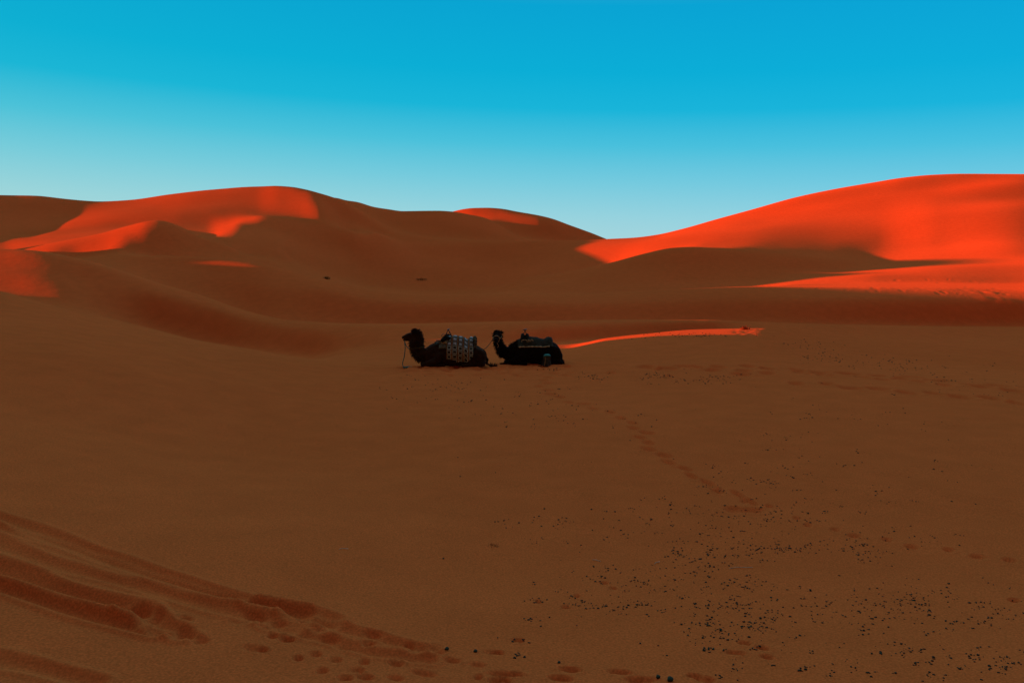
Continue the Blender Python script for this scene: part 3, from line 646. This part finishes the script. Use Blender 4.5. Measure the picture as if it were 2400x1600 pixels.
def camel(kind, loc, rz, label):
    root = empty('camel', loc, rz); tag(root, label, 'camel')
    b = camel_body(kind)
    coat, hair = (M_brown, M_brown_hair) if kind == 'brown' else (M_black, M_black_hair)
    b.mesh('body', coat, root)
    if kind == 'brown':
        tufts('mane', b, [((-1.0, -.2, .75), (-.70, .2, 1.42)), ((-1.22, -.16, 1.25), (-.95, .16, 1.45))], hair, root, 420, .085, .014, .45, 1)
        tufts('throat_hair', b, [((-1.40, -.2, .40), (-1.0, .2, .95))], coat, root, 260, .07, .012, .6, 2)
        tufts('chest_hair', b, [((-1.2, -.25, .12), (-.75, .25, .5))], coat, root, 200, .07, .012, .6, 7)
        tufts('tail_tuft', b, [((1.70, -.3, -.02), (2.05, 0, .12))], hair, root, 70, .10, .012, .1, 3)
        eyes = [(-1.205, y*.122, 1.232) for y in (-1, 1)]
    else:
        tufts('mane', b, [((-1.6, -.22, .62), (-1.05, .3, 1.32))], hair, root, 520, .085, .014, .5, 4)
        tufts('chest_hair', b, [((-1.45, -.3, .28), (-.95, .3, .62))], hair, root, 300, .085, .014, .5, 8)
        tufts('hump_hair', b, [((-.95, -.3, .7), (-.60, .3, 1.1))], hair, root, 160, .09, .013, .3, 5)
        tufts('tail_tuft', b, [((1.02, -.3, -.02), (1.2, 0, .2))], hair, root, 60, .08, .012, .5, 6)
        eyes = [(-1.40+y*.125, -.215, 1.178) for y in (-1, 1)]
    for e in eyes:
        bm = bmesh.new(); bmesh.ops.create_uvsphere(bm, u_segments=12, v_segments=8, radius=.026)
        me = bpy.data.meshes.new('eye'); bm.to_mesh(me); bm.free(); me.materials.append(M_eye)
        o = link(bpy.data.objects.new('eye', me), root); o.location = e
    return root, b

def place(px, py, D):
    """world x of a photo column at a depth, on the sand"""
    X = ray(px, py)[0]*D
    return (X, D)

def seat(P, dz): return (P[0], P[1], dz)
C1 = place(1042, 855, 31.0); C2 = place(1250.5, 850, 31.9)
Z1 = ZOFF+min(float(smooth_ground(C1[0]+dx, C1[1]+dy)) for dx in (-.6, 0, .7, 1.4) for dy in (-.25, .25))-.02
Z2 = ZOFF+min(float(smooth_ground(C2[0]+dx, C2[1]+dy)) for dx in (-1, -.4, .3, .9) for dy in (-.25, .25))-.02
brown, B1 = camel('brown', (C1[0], C1[1], Z1), 0, 'brown camel kneeling on the sand under a chequered blanket, head in profile to the left')
black, B2 = camel('black', (C2[0], C2[1], Z2), 0, 'shaggy black camel kneeling behind the bag, its face turned towards the viewer')
O1 = Vector((C1[0], C1[1], Z1)); O2 = Vector((C2[0], C2[1], Z2))

def drape(body, x0, x1, a0, a1, off, axis_z, nx, na, sway=None, hang=None):
    """a cloth laid over a back: points (nx, na, 3) and arc lengths; a: angle from the top, + = near side"""
    xs = np.linspace(x0, x1, nx); an = np.linspace(a0, a1, na)
    P_ = np.zeros((nx, na, 3)); Rr = np.array([[body.radial(x, a, axis_z) for a in an] for x in xs])
    Rr = blur0(Rr, 2); Rr = blur0(Rr.T, 2).T
    for i, x in enumerate(xs):
        for j, a in enumerate(an):
            rr = Rr[i, j]+(off(x, a) if callable(off) else off)
            P_[i, j] = (x, -math.sin(a)*rr, axis_z+math.cos(a)*rr)
        # cloth hangs: never tucks back under the widest point
        jm = np.argmin(np.where(an > 0, P_[i, :, 1], 9)); P_[i, jm:, 1] = np.minimum(P_[i, jm:, 1], P_[i, jm, 1]+.02)
        jm = np.argmax(np.where(an < 0, P_[i, :, 1], -9)); P_[i, :jm+1, 1] = np.maximum(P_[i, :jm+1, 1], P_[i, jm, 1]-.02)
    return xs, an, P_
def over(body, axis_z, xs, zs, base, wid=.6):
    """extra lift so that the cloth's ridge follows the heights zs at xs"""
    def f(x, a):
        lift = float(pchip(xs, zs, np.array([x]))[0])-axis_z-body.radial(x, 0, axis_z)
        return base+max(lift-base, 0)*math.exp(-(a/wid)**2)+.008*math.sin(x*19+a*4)
    return f
def thicken(o, t):
    md = o.modifiers.new('thickness', 'SOLIDIFY'); md.thickness = t; md.offset = 1.0

def saddle_frame(parent, apex, feet, head_w, r=.014):
    fr = []
    for f in feet: fr.append(tube([f, tuple((np.array(f)*.1+np.array(apex)*.9)), apex], r, 8))
    V, Fc = join(*fr); mesh_ob('frame', V, Fc, M_iron, parent)
    V, Fc = tube([(apex[0]-head_w, apex[1], apex[2]-.008), (apex[0]-head_w*.5, apex[1], apex[2]+.008), (apex[0]+head_w*.4, apex[1], apex[2]+.014), (apex[0]+head_w, apex[1], apex[2]+.03)], [r*.9, r*1.5, r*1.6, r*.9], 10)
    mesh_ob('handle', V, Fc, M_knob, parent)

# ---- saddle of the brown camel
s1 = empty('saddle', O1); tag(s1, 'saddle with an iron frame and dark pads half hidden by the chequered blanket', 'saddle')
_, _, P_ = drape(B1, -.36, .30, -1.3, .62, lambda x, a: .05+.015*math.sin(x*30+a*5), .5, 26, 30)
o = grid_mesh('pad', P_, M_pad, parent=s1); thicken(o, .03)
lump = Body((-.3, -.35, .85), (.5, .35, 1.35), .015)
lump.chain([((-.05, -.22, 1.0), .075), ((.05, -.12, 1.09), .085), ((.12, .02, 1.13), .085), ((.05, .16, 1.08), .08)], .04)
lump.ell((.16, -.14, 1.06), (.10, .10, .08), .04); lump.rough(.02, 14, 2)
lump.mesh('front_roll', material('black_padding', (.012, .013, .011), .95, .4, 20, .6, 80), s1)
saddle_frame(s1, (.155, -.06, 1.385), [(.03, -.17, 1.16), (.26, -.17, 1.15), (.03, .10, 1.16), (.26, .10, 1.15)], .05)
V, Fc = tube(spline([(-.04, -.10, 1.06), (-.09, -.11, 1.15), (-.06, -.11, 1.215), (.0, -.11, 1.21), (.05, -.11, 1.17)], 6), .011, 8)
mesh_ob('hoop', V, Fc, M_iron, s1)
V, Fc = tube(spline([(1.12, .34, .70), (1.16, .22, .93), (1.15, .08, 1.06), (1.13, -.06, 1.09), (1.14, -.20, 1.03), (1.17, -.32, .88), (1.16, -.385, .72)], 6), [.055+.012*math.sin(i*1.3) for i in range(37)], 12)
mesh_ob('back_roll', V, Fc, M_roll, s1)

# ---- chequered blanket: woven squares laid into the cloth's own colours
bl = drape(B1, .10, 1.09, -1.15, 2.40, over(B1, .5, [.10, .30, .50, .62, .75, .86, 1.0, 1.09], [1.175, 1.165, 1.11, 1.04, .985, 1.04, 1.115, 1.07], .075), .5, 70, 150)
xs, an, P_ = bl
arc = np.concatenate([np.zeros((len(xs), 1)), np.cumsum(np.linalg.norm(np.diff(P_, axis=1), axis=2), 1)], 1)
arc = arc-arc[:, [int(np.argmin(np.abs(an)))]]
# the lower edge: short on the left, longest in the middle
low = pchip([.10, .34, .40, .47, .62, .86, .98, 1.09], [.30, .28, .27, .19, .19, .19, .30, .42], xs)
for i in range(len(xs)):
    j = np.where((an > .3) & (P_[i, :, 2] < low[i]))[0]
    if len(j):
        jj = j[0]; zz = P_[i, jj-1].copy()
        P_[i, jj:] = zz
        arc[i, jj:] = arc[i, jj-1]
bo = grid_mesh('blanket', P_, None)
bo.location = O1
me = bo.data
att = me.color_attributes.new('weave', 'FLOAT_COLOR', 'POINT')
UX = np.repeat((xs-.10)[:, None], len(an), 1); UY = arc
pitch = .205
fold = UY > pchip([.1, .35, .42, 1.09], [.50, .50, .46, .46], xs)[:, None]     # the turned-down lower layer is paler on dark
cu = np.where(fold, UX+.035*0, UX); fx = np.mod(cu, pitch)/pitch-.5; fy = np.mod(UY+.03, .175)/.175-.5
ax_, ay_ = np.abs(fx), np.abs(fy); mxd = np.maximum(ax_, ay_)
brown_c = np.array((.20, .105, .035)); dark = np.array((.018, .022, .020)); pale = np.array((.34, .52, .58)); pale2 = np.array((.34, .40, .30)); grey = np.array((.13, .17, .14))
colr = np.zeros(P_.shape) + grey
colr[ax_ > .40] = brown_c
up = ~fold
colr[up & (mxd < .34)] = dark
colr[up & (mxd < .25)] = pale
colr[fold & (mxd < .36)] = pale2
colr[fold & (mxd < .25)] = dark
colr[(ay_ > .44) & (ax_ < .40)] = grey*.8
noise_ = 1+.25*vnoise(P_*26, 9)[..., None]
att.data.foreach_set('color', np.concatenate([colr*noise_, np.ones(colr.shape[:2]+(1,))], -1).reshape(-1).astype(np.float32))
mb = bpy.data.materials.new('chequered_weave'); mb.use_nodes = True
b_ = mb.node_tree.nodes['Principled BSDF']; a_ = mb.node_tree.nodes.new('ShaderNodeAttribute'); a_.attribute_name = 'weave'
mb.node_tree.links.new(a_.outputs['Color'], b_.inputs['Base Color']); b_.inputs['Roughness'].default_value = .95; b_.inputs['Specular IOR Level'].default_value = .1
me.materials.append(mb); thicken(bo, .012)
tag(bo, 'blue and brown chequered blanket spread over the brown camel', 'blanket')

# ---- saddlebag in front of the blanket
sb = empty('saddlebag', O1); tag(sb, 'square olive saddlebag with a pale flap on the brown camel\'s shoulder', 'saddlebag')
def panel(name, body, x0, x1, z0, z1, off, mat, parent, bulge=.04, n=16):
    G_ = np.zeros((n, n, 3))
    for i, x in enumerate(np.linspace(x0, x1, n)):
        for j, z in enumerate(np.linspace(z1, z0, n)):
            t = np.arange(-.74, .1, .01); q = np.stack([0*t+x, t, 0*t+z], -1); ins = np.where(body.at(q) < 0)[0]
            y = t[ins[0]] if len(ins) else -.1
            u = 2*i/(n-1)-1; v = 2*j/(n-1)-1
            G_[i, j] = (x, y-off-bulge*(1-u**4)*(1-v**4), z)
    G_ = blur0(G_, 1); G_ = np.swapaxes(blur0(np.swapaxes(G_, 0, 1), 1), 0, 1)
    o = grid_mesh(name, G_, mat, parent=parent); thicken(o, .02); return o
panel('pouch', B1, -.20, .12, .69, .95, .05, M_bagcloth, sb, .06)
panel('flap', B1, -.12, .13, .88, .985, .115, M_flap, sb, .02, 10)
panel('top_flap', B1, -.30, -.12, .93, 1.01, .07, material('faded_blue_cloth', (.13, .20, .20), .95, .3, 20), sb, .02, 10)

# ---- brown camel's neck band and lead rope
def ring_round(body, c, axis, rad, off, n=28, sy=1.0):
    axis = Vector(axis).normalized(); u = axis.orthogonal().normalized(); v = axis.cross(u); out = []
    for k in range(n):
        a = 2*math.pi*k/n; d = u*math.cos(a)+v*math.sin(a)
        t = np.arange(.02, .5, .006); q = np.array(c)+t[:, None]*np.array(d); ou = np.where(body.at(q) > 0)[0]
        rr = min(t[ou[0]] if len(ou) else rad, rad*1.7)+off
        out.append(Vector(c)+d*rr)
    return out
R1 = ring_round(B1, (-1.05, 0, .70), (-.15, 0, 1), .2, .012)
V, Fc = tube(R1+[R1[0]], .022, 8, False)
nb = mesh_ob('collar', V, Fc, M_dull_band); nb.location = O1
tag(nb, 'dull green collar around the neck of the brown camel', 'collar')

gl = gz(O1.x-1.52, O1.y-.12)-O1.z
pts = spline([(-1.47, -.05, .99), (-1.475, -.08, .93), (-1.46, -.10, .70), (-1.49, -.12, .40), (-1.55, -.14, .16), (-1.535, -.15, gl+.06), (-1.49, -.17, gl+.02)], 6)
V1 = tube(pts, .016, 8)
coil = []
for k in range(90):
    a = k*.42; r = .05+.10*((k % 31)/31); coil.append((-1.36+r*1.25*math.cos(a), -.20+r*.8*math.sin(a), gl+.02+.03*(k/90)+.012*math.sin(k)))
V2 = tube([(-1.49, -.17, gl+.02)]+coil, .015, 7)
V3 = tube(spline([(-1.475, -.08, .94), (-1.43, -.11, .82), (-1.36, -.15, .72), (-1.29, -.165, .68)], 6), .015, 8)
V, Fc = join(V1, V2, V3)
lr = mesh_ob('lead_rope', V, Fc, M_green_rope); lr.location = O1
tag(lr, 'turquoise lead rope hanging from the brown camel\'s mouth to a coil on the sand', 'rope')

# ---- saddle of the black camel
s2 = empty('saddle', O2); tag(s2, 'plain dark grey saddle with a high back roll on the black camel', 'saddle')
_, _, P_ = drape(B2, -.62, .74, -1.05, 1.02, over(B2, .5, [-.62, -.48, -.40, -.10, .10, .30, .42, .56, .68, .74], [.96, 1.02, 1.10, 1.09, 1.03, .96, 1.0, 1.08, 1.05, .92], .035, .7), .5, 60, 40)
o = grid_mesh('pad', P_, material('grey_green_saddle_cloth', (.035, .045, .035), .95, .35, 10, .6, 60), parent=s2); thicken(o, .03)
E1 = [Vector(p) for p in P_[2:-6, -1]]
V, Fc = tube([p+Vector((0, -.03, .01)) for p in E1], [.022+.009*math.sin(i*.9) for i in range(len(E1))], 8)
mesh_ob('edging', V, Fc, material('yellowish_edging', (.42, .40, .24), .95, .5, 9), s2)
lump = Body((-.7, -.4, .9), (.05, .4, 1.35), .015)
lump.chain([((-.46, -.24, 1.0), .055), ((-.42, -.12, 1.11), .07), ((-.42, .06, 1.13), .07)], .03)
lump.chain([((-.24, -.24, .99), .055), ((-.25, -.12, 1.11), .07), ((-.25, .06, 1.13), .07)], .03); lump.rough(.02, 14, 4)
lump.mesh('front_roll', material('dark_green_padding', (.016, .020, .016), .95, .4, 20, .6, 80), s2)
saddle_frame(s2, (-.33, -.05, 1.335), [(-.415, -.16, 1.10), (-.255, -.16, 1.10), (-.415, .10, 1.10), (-.255, .10, 1.10)], .085, .013)
for sx, sz, sw in [(-.36, .93, .10), (-.19, .93, .03), (-.075, .94, .04)]:
    ys = P_[int(np.argmin(np.abs(np.linspace(-.62, .74, 60)-sx))), 34, 1]-.045
    V, Fc = tube(spline([(sx-sw, ys, sz-.04), (sx-sw*.9, ys-.01, sz+.03), (sx, ys+.01, sz+.045), (sx+sw*.9, ys-.01, sz+.03), (sx+sw, ys, sz-.03)], 5), .012, 7)
    mesh_ob('buckle', V, Fc, M_pale_rope, s2)

# ---- halter of the black camel
h = []
hx, hy = -1.39, -.10
R_m = ring_round(B2, (hx-.03, hy-.25, .995), (-.1, -1, -.45), .1, .010)
R_h = ring_round(B2, (hx-.005, hy-.05, 1.08), (0, -.55, .83), .15, .012)
h.append(tube(R_m+[R_m[0]], .012, 7, False)); h.append(tube(R_h+[R_h[0]], .012, 7, False))
for s_ in (-1, 1):
    a = min(R_m, key=lambda p: -s_*p.x); bq = min(R_h, key=lambda p: -s_*p.x)
    h.append(tube([a, (a+bq)*.5+Vector((s_*.025, -.02, .0)), bq], .011, 7))
low_ = min(R_m, key=lambda p: p.z)
h.append(tube(spline([low_, low_+Vector((.05, .02, -.06)), low_+Vector((.08, .06, -.13)), low_+Vector((.05, .05, -.20))], 5), .012, 7))
V, Fc = join(*h); ho = mesh_ob('halter', V, Fc, M_pale_rope); ho.location = O2
tag(ho, 'pale rope halter tied around the black camel\'s muzzle and cheeks', 'halter')

# ---- rope from the brown camel's rump to the halter
a = Vector((1.33, -.12, .60))+O1; bq = min(R_m, key=lambda p: p.x)+O2
sag = [(a.lerp(bq, t)+Vector((0, 0, -.10*math.sin(math.pi*t)))) for t in np.linspace(0, 1, 16)]
V, Fc = tube([a+Vector((-.28, .0, .14)), a+Vector((-.12, 0, .07))]+sag, .013, 7)
tr = mesh_ob('tether_rope', V, Fc, M_tan_rope)
tag(tr, 'taut tan rope tying the black camel to the saddle of the brown one', 'rope')

# ---- bag beside the black camel
bx, by = on_sand(1281, 857); bz = gz(bx, by)
bag = empty('bag', (bx, by, bz-.01)); tag(bag, 'upright round bag with a turquoise top in front of the black camel', 'bag')
nA, nZ = 40, 24; G_ = np.zeros((nA+1, nZ, 3))
for i in range(nA+1):
    a = 2*math.pi*i/nA
    for j in range(nZ):
        t = j/(nZ-1); z = .40*t
        r = .165-.045*t+.012*math.sin(t*9+2*a)+.016*math.sin(3*a+4*t)+.010*math.sin(7*a-6*t)*(1-t)
        if t < .08: r *= .90+1.2*t
        G_[i, j] = (r*math.cos(a)+.02*t, r*math.sin(a), z)
m_bag = material('mottled_dark_canvas', (.045, .055, .040), .95, .75, 11, .8, 25)
grid_mesh('body', G_, m_bag, parent=bag)
top = []; Fc = []
for k, (r, z) in enumerate([(.128, .385), (.134, .405), (.120, .432), (.085, .452), (.04, .46), (.001, .462)]):
    for i in range(nA):
        a = 2*math.pi*i/nA; top.append((.02+r*math.cos(a), r*math.sin(a), z+.006*math.sin(3*a)))
for k in range(5):
    for i in range(nA): Fc.append((k*nA+i, k*nA+(i+1) % nA, (k+1)*nA+(i+1) % nA, (k+1)*nA+i))
mesh_ob('lid', top, Fc, material('turquoise_cloth', (.06, .36, .36), .8, .2, 20, .3, 60), bag)
V, Fc = tube(spline([(-.10, -.10, .30), (-.16, -.12, .20), (-.18, -.13, .08), (-.22, -.14, .02), (-.32, -.15, .015)], 6), [.012]*12+[.018]*13, 8)
mesh_ob('strap', V, Fc, material('brown_strap', (.06, .035, .02), .9, .3, 30), bag)
V, Fc = tube(spline([(-.06, -.145, .36), (-.05, -.165, .25), (-.07, -.17, .12), (-.09, -.175, .03)], 5), [.02]*16, 8)
mesh_ob('tie', V, Fc, material('sand_coloured_cloth', (.20, .15, .08), .9, .3, 30), bag)

# ---------------------------------------------------------------- plants
def tuft_mesh(name, n, spread, height, mat, seed, flat=.35):
    r = random.Random(seed); V, Fc = [], []
    for k in range(n):
        a = r.uniform(0, 6.283); rad = spread*math.sqrt(r.random())*.55; x, y = rad*math.cos(a), rad*math.sin(a)*.8
        lean = r.uniform(.1, 1.0); h_ = height*r.uniform(.35, 1.0)*(1-.5*rad/spread); w = height*.03*r.uniform(.6, 1.5)
        dx, dy = math.cos(a)*lean*h_, math.sin(a)*lean*h_; o = len(V); px, py = -math.sin(a)*w, math.cos(a)*w
        V += [(x-px, y-py, -.05), (x+px, y+py, -.05), (x+dx*.45-px, y+dy*.45-py, h_*.65), (x+dx*.45+px, y+dy*.45+py, h_*.65), (x+dx, y+dy, h_*(1-.3*lean))]
        Fc += [(o, o+1, o+3, o+2), (o+2, o+3, o+4)]
    return mesh_ob(name, V, Fc, mat, None, False)
M_tuft = material('dry_dark_grass', (.085, .07, .02), .9, .5, 3)
def plant(name, px, py, n, spread, height, seed, label, cat, mat=M_tuft):
    X, Y = on_sand(px, py); o = tuft_mesh(name, n, spread, height, mat, seed); o.location = (X, Y, gz(X, Y)); tag(o, label, cat); return o
plant('grass_tuft', 766, 654, 80, 1.1, .85, 1, 'small dark grass tuft on the far valley floor, the left one of two', 'grass tuft')
plant('grass_tuft', 988, 656, 120, 2.2, .65, 2, 'wide low grass tuft on the far valley floor, above the black camel\'s side', 'grass tuft')
plant('dry_bush', 1745, 772, 90, .55, .30, 3, 'dry reddish twig bush at the right end of the sunlit strip', 'bush', material('dry_twigs', (.16, .055, .025), .9, .4, 8))
plant('seedling', 1156, 1280, 40, .10, .05, 4, 'flattened dark sprig alone on the smooth sand below the brown camel', 'plant', material('withered_leaf', (.05, .022, .010), .9, .4, 40))

# straws lying on the sand
M_straw = material('bleached_straw', (.55, .50, .36), .8, .2, 60)
for px, py, l, rz, lab in [(805, 1287, .05, .2, 'bleached straw alone on the bare sand left of the footprints'), (1737, 1331, .13, .1, 'longest bleached straw among the dung in the lower right'),
                           (1540, 1319, .05, .8, 'short bleached straw among the dung, above the dark heap'), (1398, 1314, .05, -.6, 'bleached straw at the left edge of the dung field')]:
    X, Y = on_sand(px, py); V, Fc = tube([(-l, 0, .004), (-l*.3, .004, .012), (l*.4, -.003, .010), (l, .004, .004)], .0035, 6)
    o = mesh_ob('straw', V, Fc, M_straw); o.location = (X, Y, gz(X, Y)); o.rotation_euler = (0, 0, rz); tag(o, lab, 'straw', 'straws on the sand')

# ---------------------------------------------------------------- dung
M_dung = material('dry_dung', (.042, .068, .045), .95, .5, 90, .6, 150)
def pellet(seed):
    """a lumpy dropping, sometimes two or three stuck together; about 1 across before scaling"""
    r = random.Random(seed); bm = bmesh.new()
    for k in range(1+(seed % 3)):
        g = bmesh.ops.create_icosphere(bm, subdivisions=2, radius=.5)
        ox, oy = (0, 0) if k == 0 else (r.uniform(-.75, .75), r.uniform(-.5, .5)); s_ = r.uniform(.75, 1.1)
        for v in g['verts']:
            d = 1+.16*math.sin(v.co.x*7+seed)+.12*math.sin(v.co.y*9+k)+.1*math.sin(v.co.z*8+seed*2)
            v.co = Vector((v.co.x*d*s_*1.2+ox, v.co.y*d*s_*.95+oy, v.co.z*d*s_*.85+.28))
    me = bpy.data.meshes.new('dropping'); bm.to_mesh(me); bm.free()
    me.polygons.foreach_set('use_smooth', [True]*len(me.polygons)); me.materials.append(M_dung); return me
PEL = [pellet(k) for k in range(6)]
DUNG = [  # photo column, row, spread columns, spread rows, how many
    (1700, 1260, 110, 40, 110), (1760, 1215, 70, 12, 45), (1740, 1285, 120, 10, 50), (1850, 1284, 45, 5, 34), (2010, 1280, 30, 8, 24), (2030, 1310, 55, 16, 34), (1640, 1310, 60, 14, 34), (1430, 1350, 80, 20, 60), (1590, 1345, 90, 20, 60),
    (1690, 1375, 100, 18, 70), (1400, 1417, 60, 6, 34), (1480, 1425, 60, 12, 34), (1680, 1420, 60, 10, 50), (1760, 1440, 50, 14, 44), (1930, 1415, 70, 22, 44), (2140, 1410, 60, 9, 50), (2190, 1385, 110, 30, 60), (2350, 1435, 45, 10, 30),
    (2230, 1460, 60, 14, 34), (1700, 1470, 70, 12, 44), (1830, 1470, 60, 16, 34), (2060, 1455, 80, 24, 50), (1700, 1505, 90, 16, 44), (2080, 1520, 90, 20, 40), (1960, 1570, 60, 10, 26), (2330, 1540, 60, 16, 30), (1720, 1565, 14, 12, 10),
    (2240, 1570, 90, 20, 26), (2350, 1560, 50, 14, 24), (1210, 1500, 16, 3, 6), (1211, 1540, 10, 4, 5), (1260, 1410, 20, 6, 8), (1270, 1455, 40, 10, 10), (1300, 1235, 60, 24, 26), (1450, 1235, 70, 24, 30), (1590, 1200, 80, 30, 30), (1840, 1150, 110, 40, 50),
    (1700, 1130, 60, 14, 26), (1860, 1060, 90, 40, 34), (1900, 960, 90, 30, 26), (2000, 1200, 160, 40, 40), (2200, 1250, 130, 40, 20), (2150, 1080, 160, 80, 24), (1500, 1100, 220, 80, 20), (1285, 950, 90, 26, 44), (1320, 985, 90, 10, 30), (1010, 900, 70, 16, 44),
    (1000, 960, 60, 20, 14), (1105, 940, 60, 20, 14), (1380, 880, 16, 3, 18), (1400, 887, 14, 2, 12), (1550, 880, 18, 4, 34), (1500, 888, 40, 4, 12), (1640, 892, 30, 6, 20), (1690, 885, 26, 5, 24), (1590, 890, 50, 10, 18), (1950, 830, 60, 16, 40), (1890, 808, 30, 3, 20),
    (2000, 846, 50, 10, 24), (2120, 860, 90, 14, 34), (2200, 890, 100, 12, 30), (1600, 784, 60, 3, 26), (1690, 787, 60, 4, 20), (1440, 796, 50, 2, 8), (2080, 845, 60, 6, 14), (2300, 900, 70, 20, 14), (1280, 866, 14, 2, 12), (1180, 1225, 6, 3, 4)]
rd = random.Random(21); DR = []
for x, y, sx, sy, n in DUNG:
    # pellets fall in little groups
    k = 0
    while k < n*1.35:
        cx, cy = rd.gauss(x, sx), rd.gauss(y, sy); m = rd.choice([1, 1, 1, 2, 3, 4])
        for _ in range(m):
            px, py = rd.gauss(cx, 9 if m > 1 else 0), rd.gauss(cy, 2.5 if m > 1 else 0); k += 1
            if not (880 < px < 2420 and 778 < py < 1610): continue
            X, Y = on_sand(px, py); s_ = rd.choice([.006, .008, .010, .012, .0145])*(1+max(0, Y-8)/16)
            DR.append((s_/Y, X, Y, s_, rd.uniform(0, 6.28), rd.randrange(6)))
for px, py, s_ in [(1047, 1522, .05), (1114, 1527, .045), (1570, 1595, .07), (1542, 1588, .05), (1310, 1553, .035), (1160, 1223, .03), (1039, 1309, .03)]:
    s_ *= .6; X, Y = on_sand(px, py); DR.append((s_/Y, X, Y, s_, 1.0, 0))
DR.sort(reverse=True)
# rough neighbourhoods, so that a pellet can be found by its label
def dung_label(X, Y):
    px = 1200+X/Y*F_PX
    side = 'left part' if px < 1560 else 'middle part' if px < 1980 else 'right part'
    row = 'nearest rows' if Y < 7.3 else 'lower rows' if Y < 8.6 else 'upper rows'
    return 'dark camel dropping on the sand, %s of the dung field, %s' % (side, row), 'droppings in the %s of the dung field, %s' % (side, row)
for q, X, Y, s_, rz, k in DR[:300]:
    o = bpy.data.objects.new('dropping', PEL[k]); col.objects.link(o)
    o.location = (X, Y, gz(X, Y)); o.scale = (s_, s_, s_); o.rotation_euler = (0, 0, rz)
    lb, gp = dung_label(X, Y); tag(o, lb, 'dropping', gp)
V, Fc = [], []
loc = [([tuple(v.co) for v in m.vertices], [tuple(p.vertices) for p in m.polygons]) for m in PEL]
bigV, bigF, off = [], [], 0
for q, X, Y, s_, rz, k in DR[300:]:
    v = np.array(loc[k][0])*s_; c, s2_ = math.cos(rz), math.sin(rz)
    v = np.stack([v[:, 0]*c-v[:, 1]*s2_+X, v[:, 0]*s2_+v[:, 1]*c+Y, v[:, 2]+gz(X, Y)], -1)
    bigV.append(v); bigF += [tuple(i+off for i in f) for f in loc[k][1]]; off += len(v)
if bigV:
    o = mesh_ob('droppings', np.concatenate(bigV), bigF, M_dung); tag(o, 'far scatter of tiny dark droppings across the shaded sand', 'droppings', None, 'stuff')
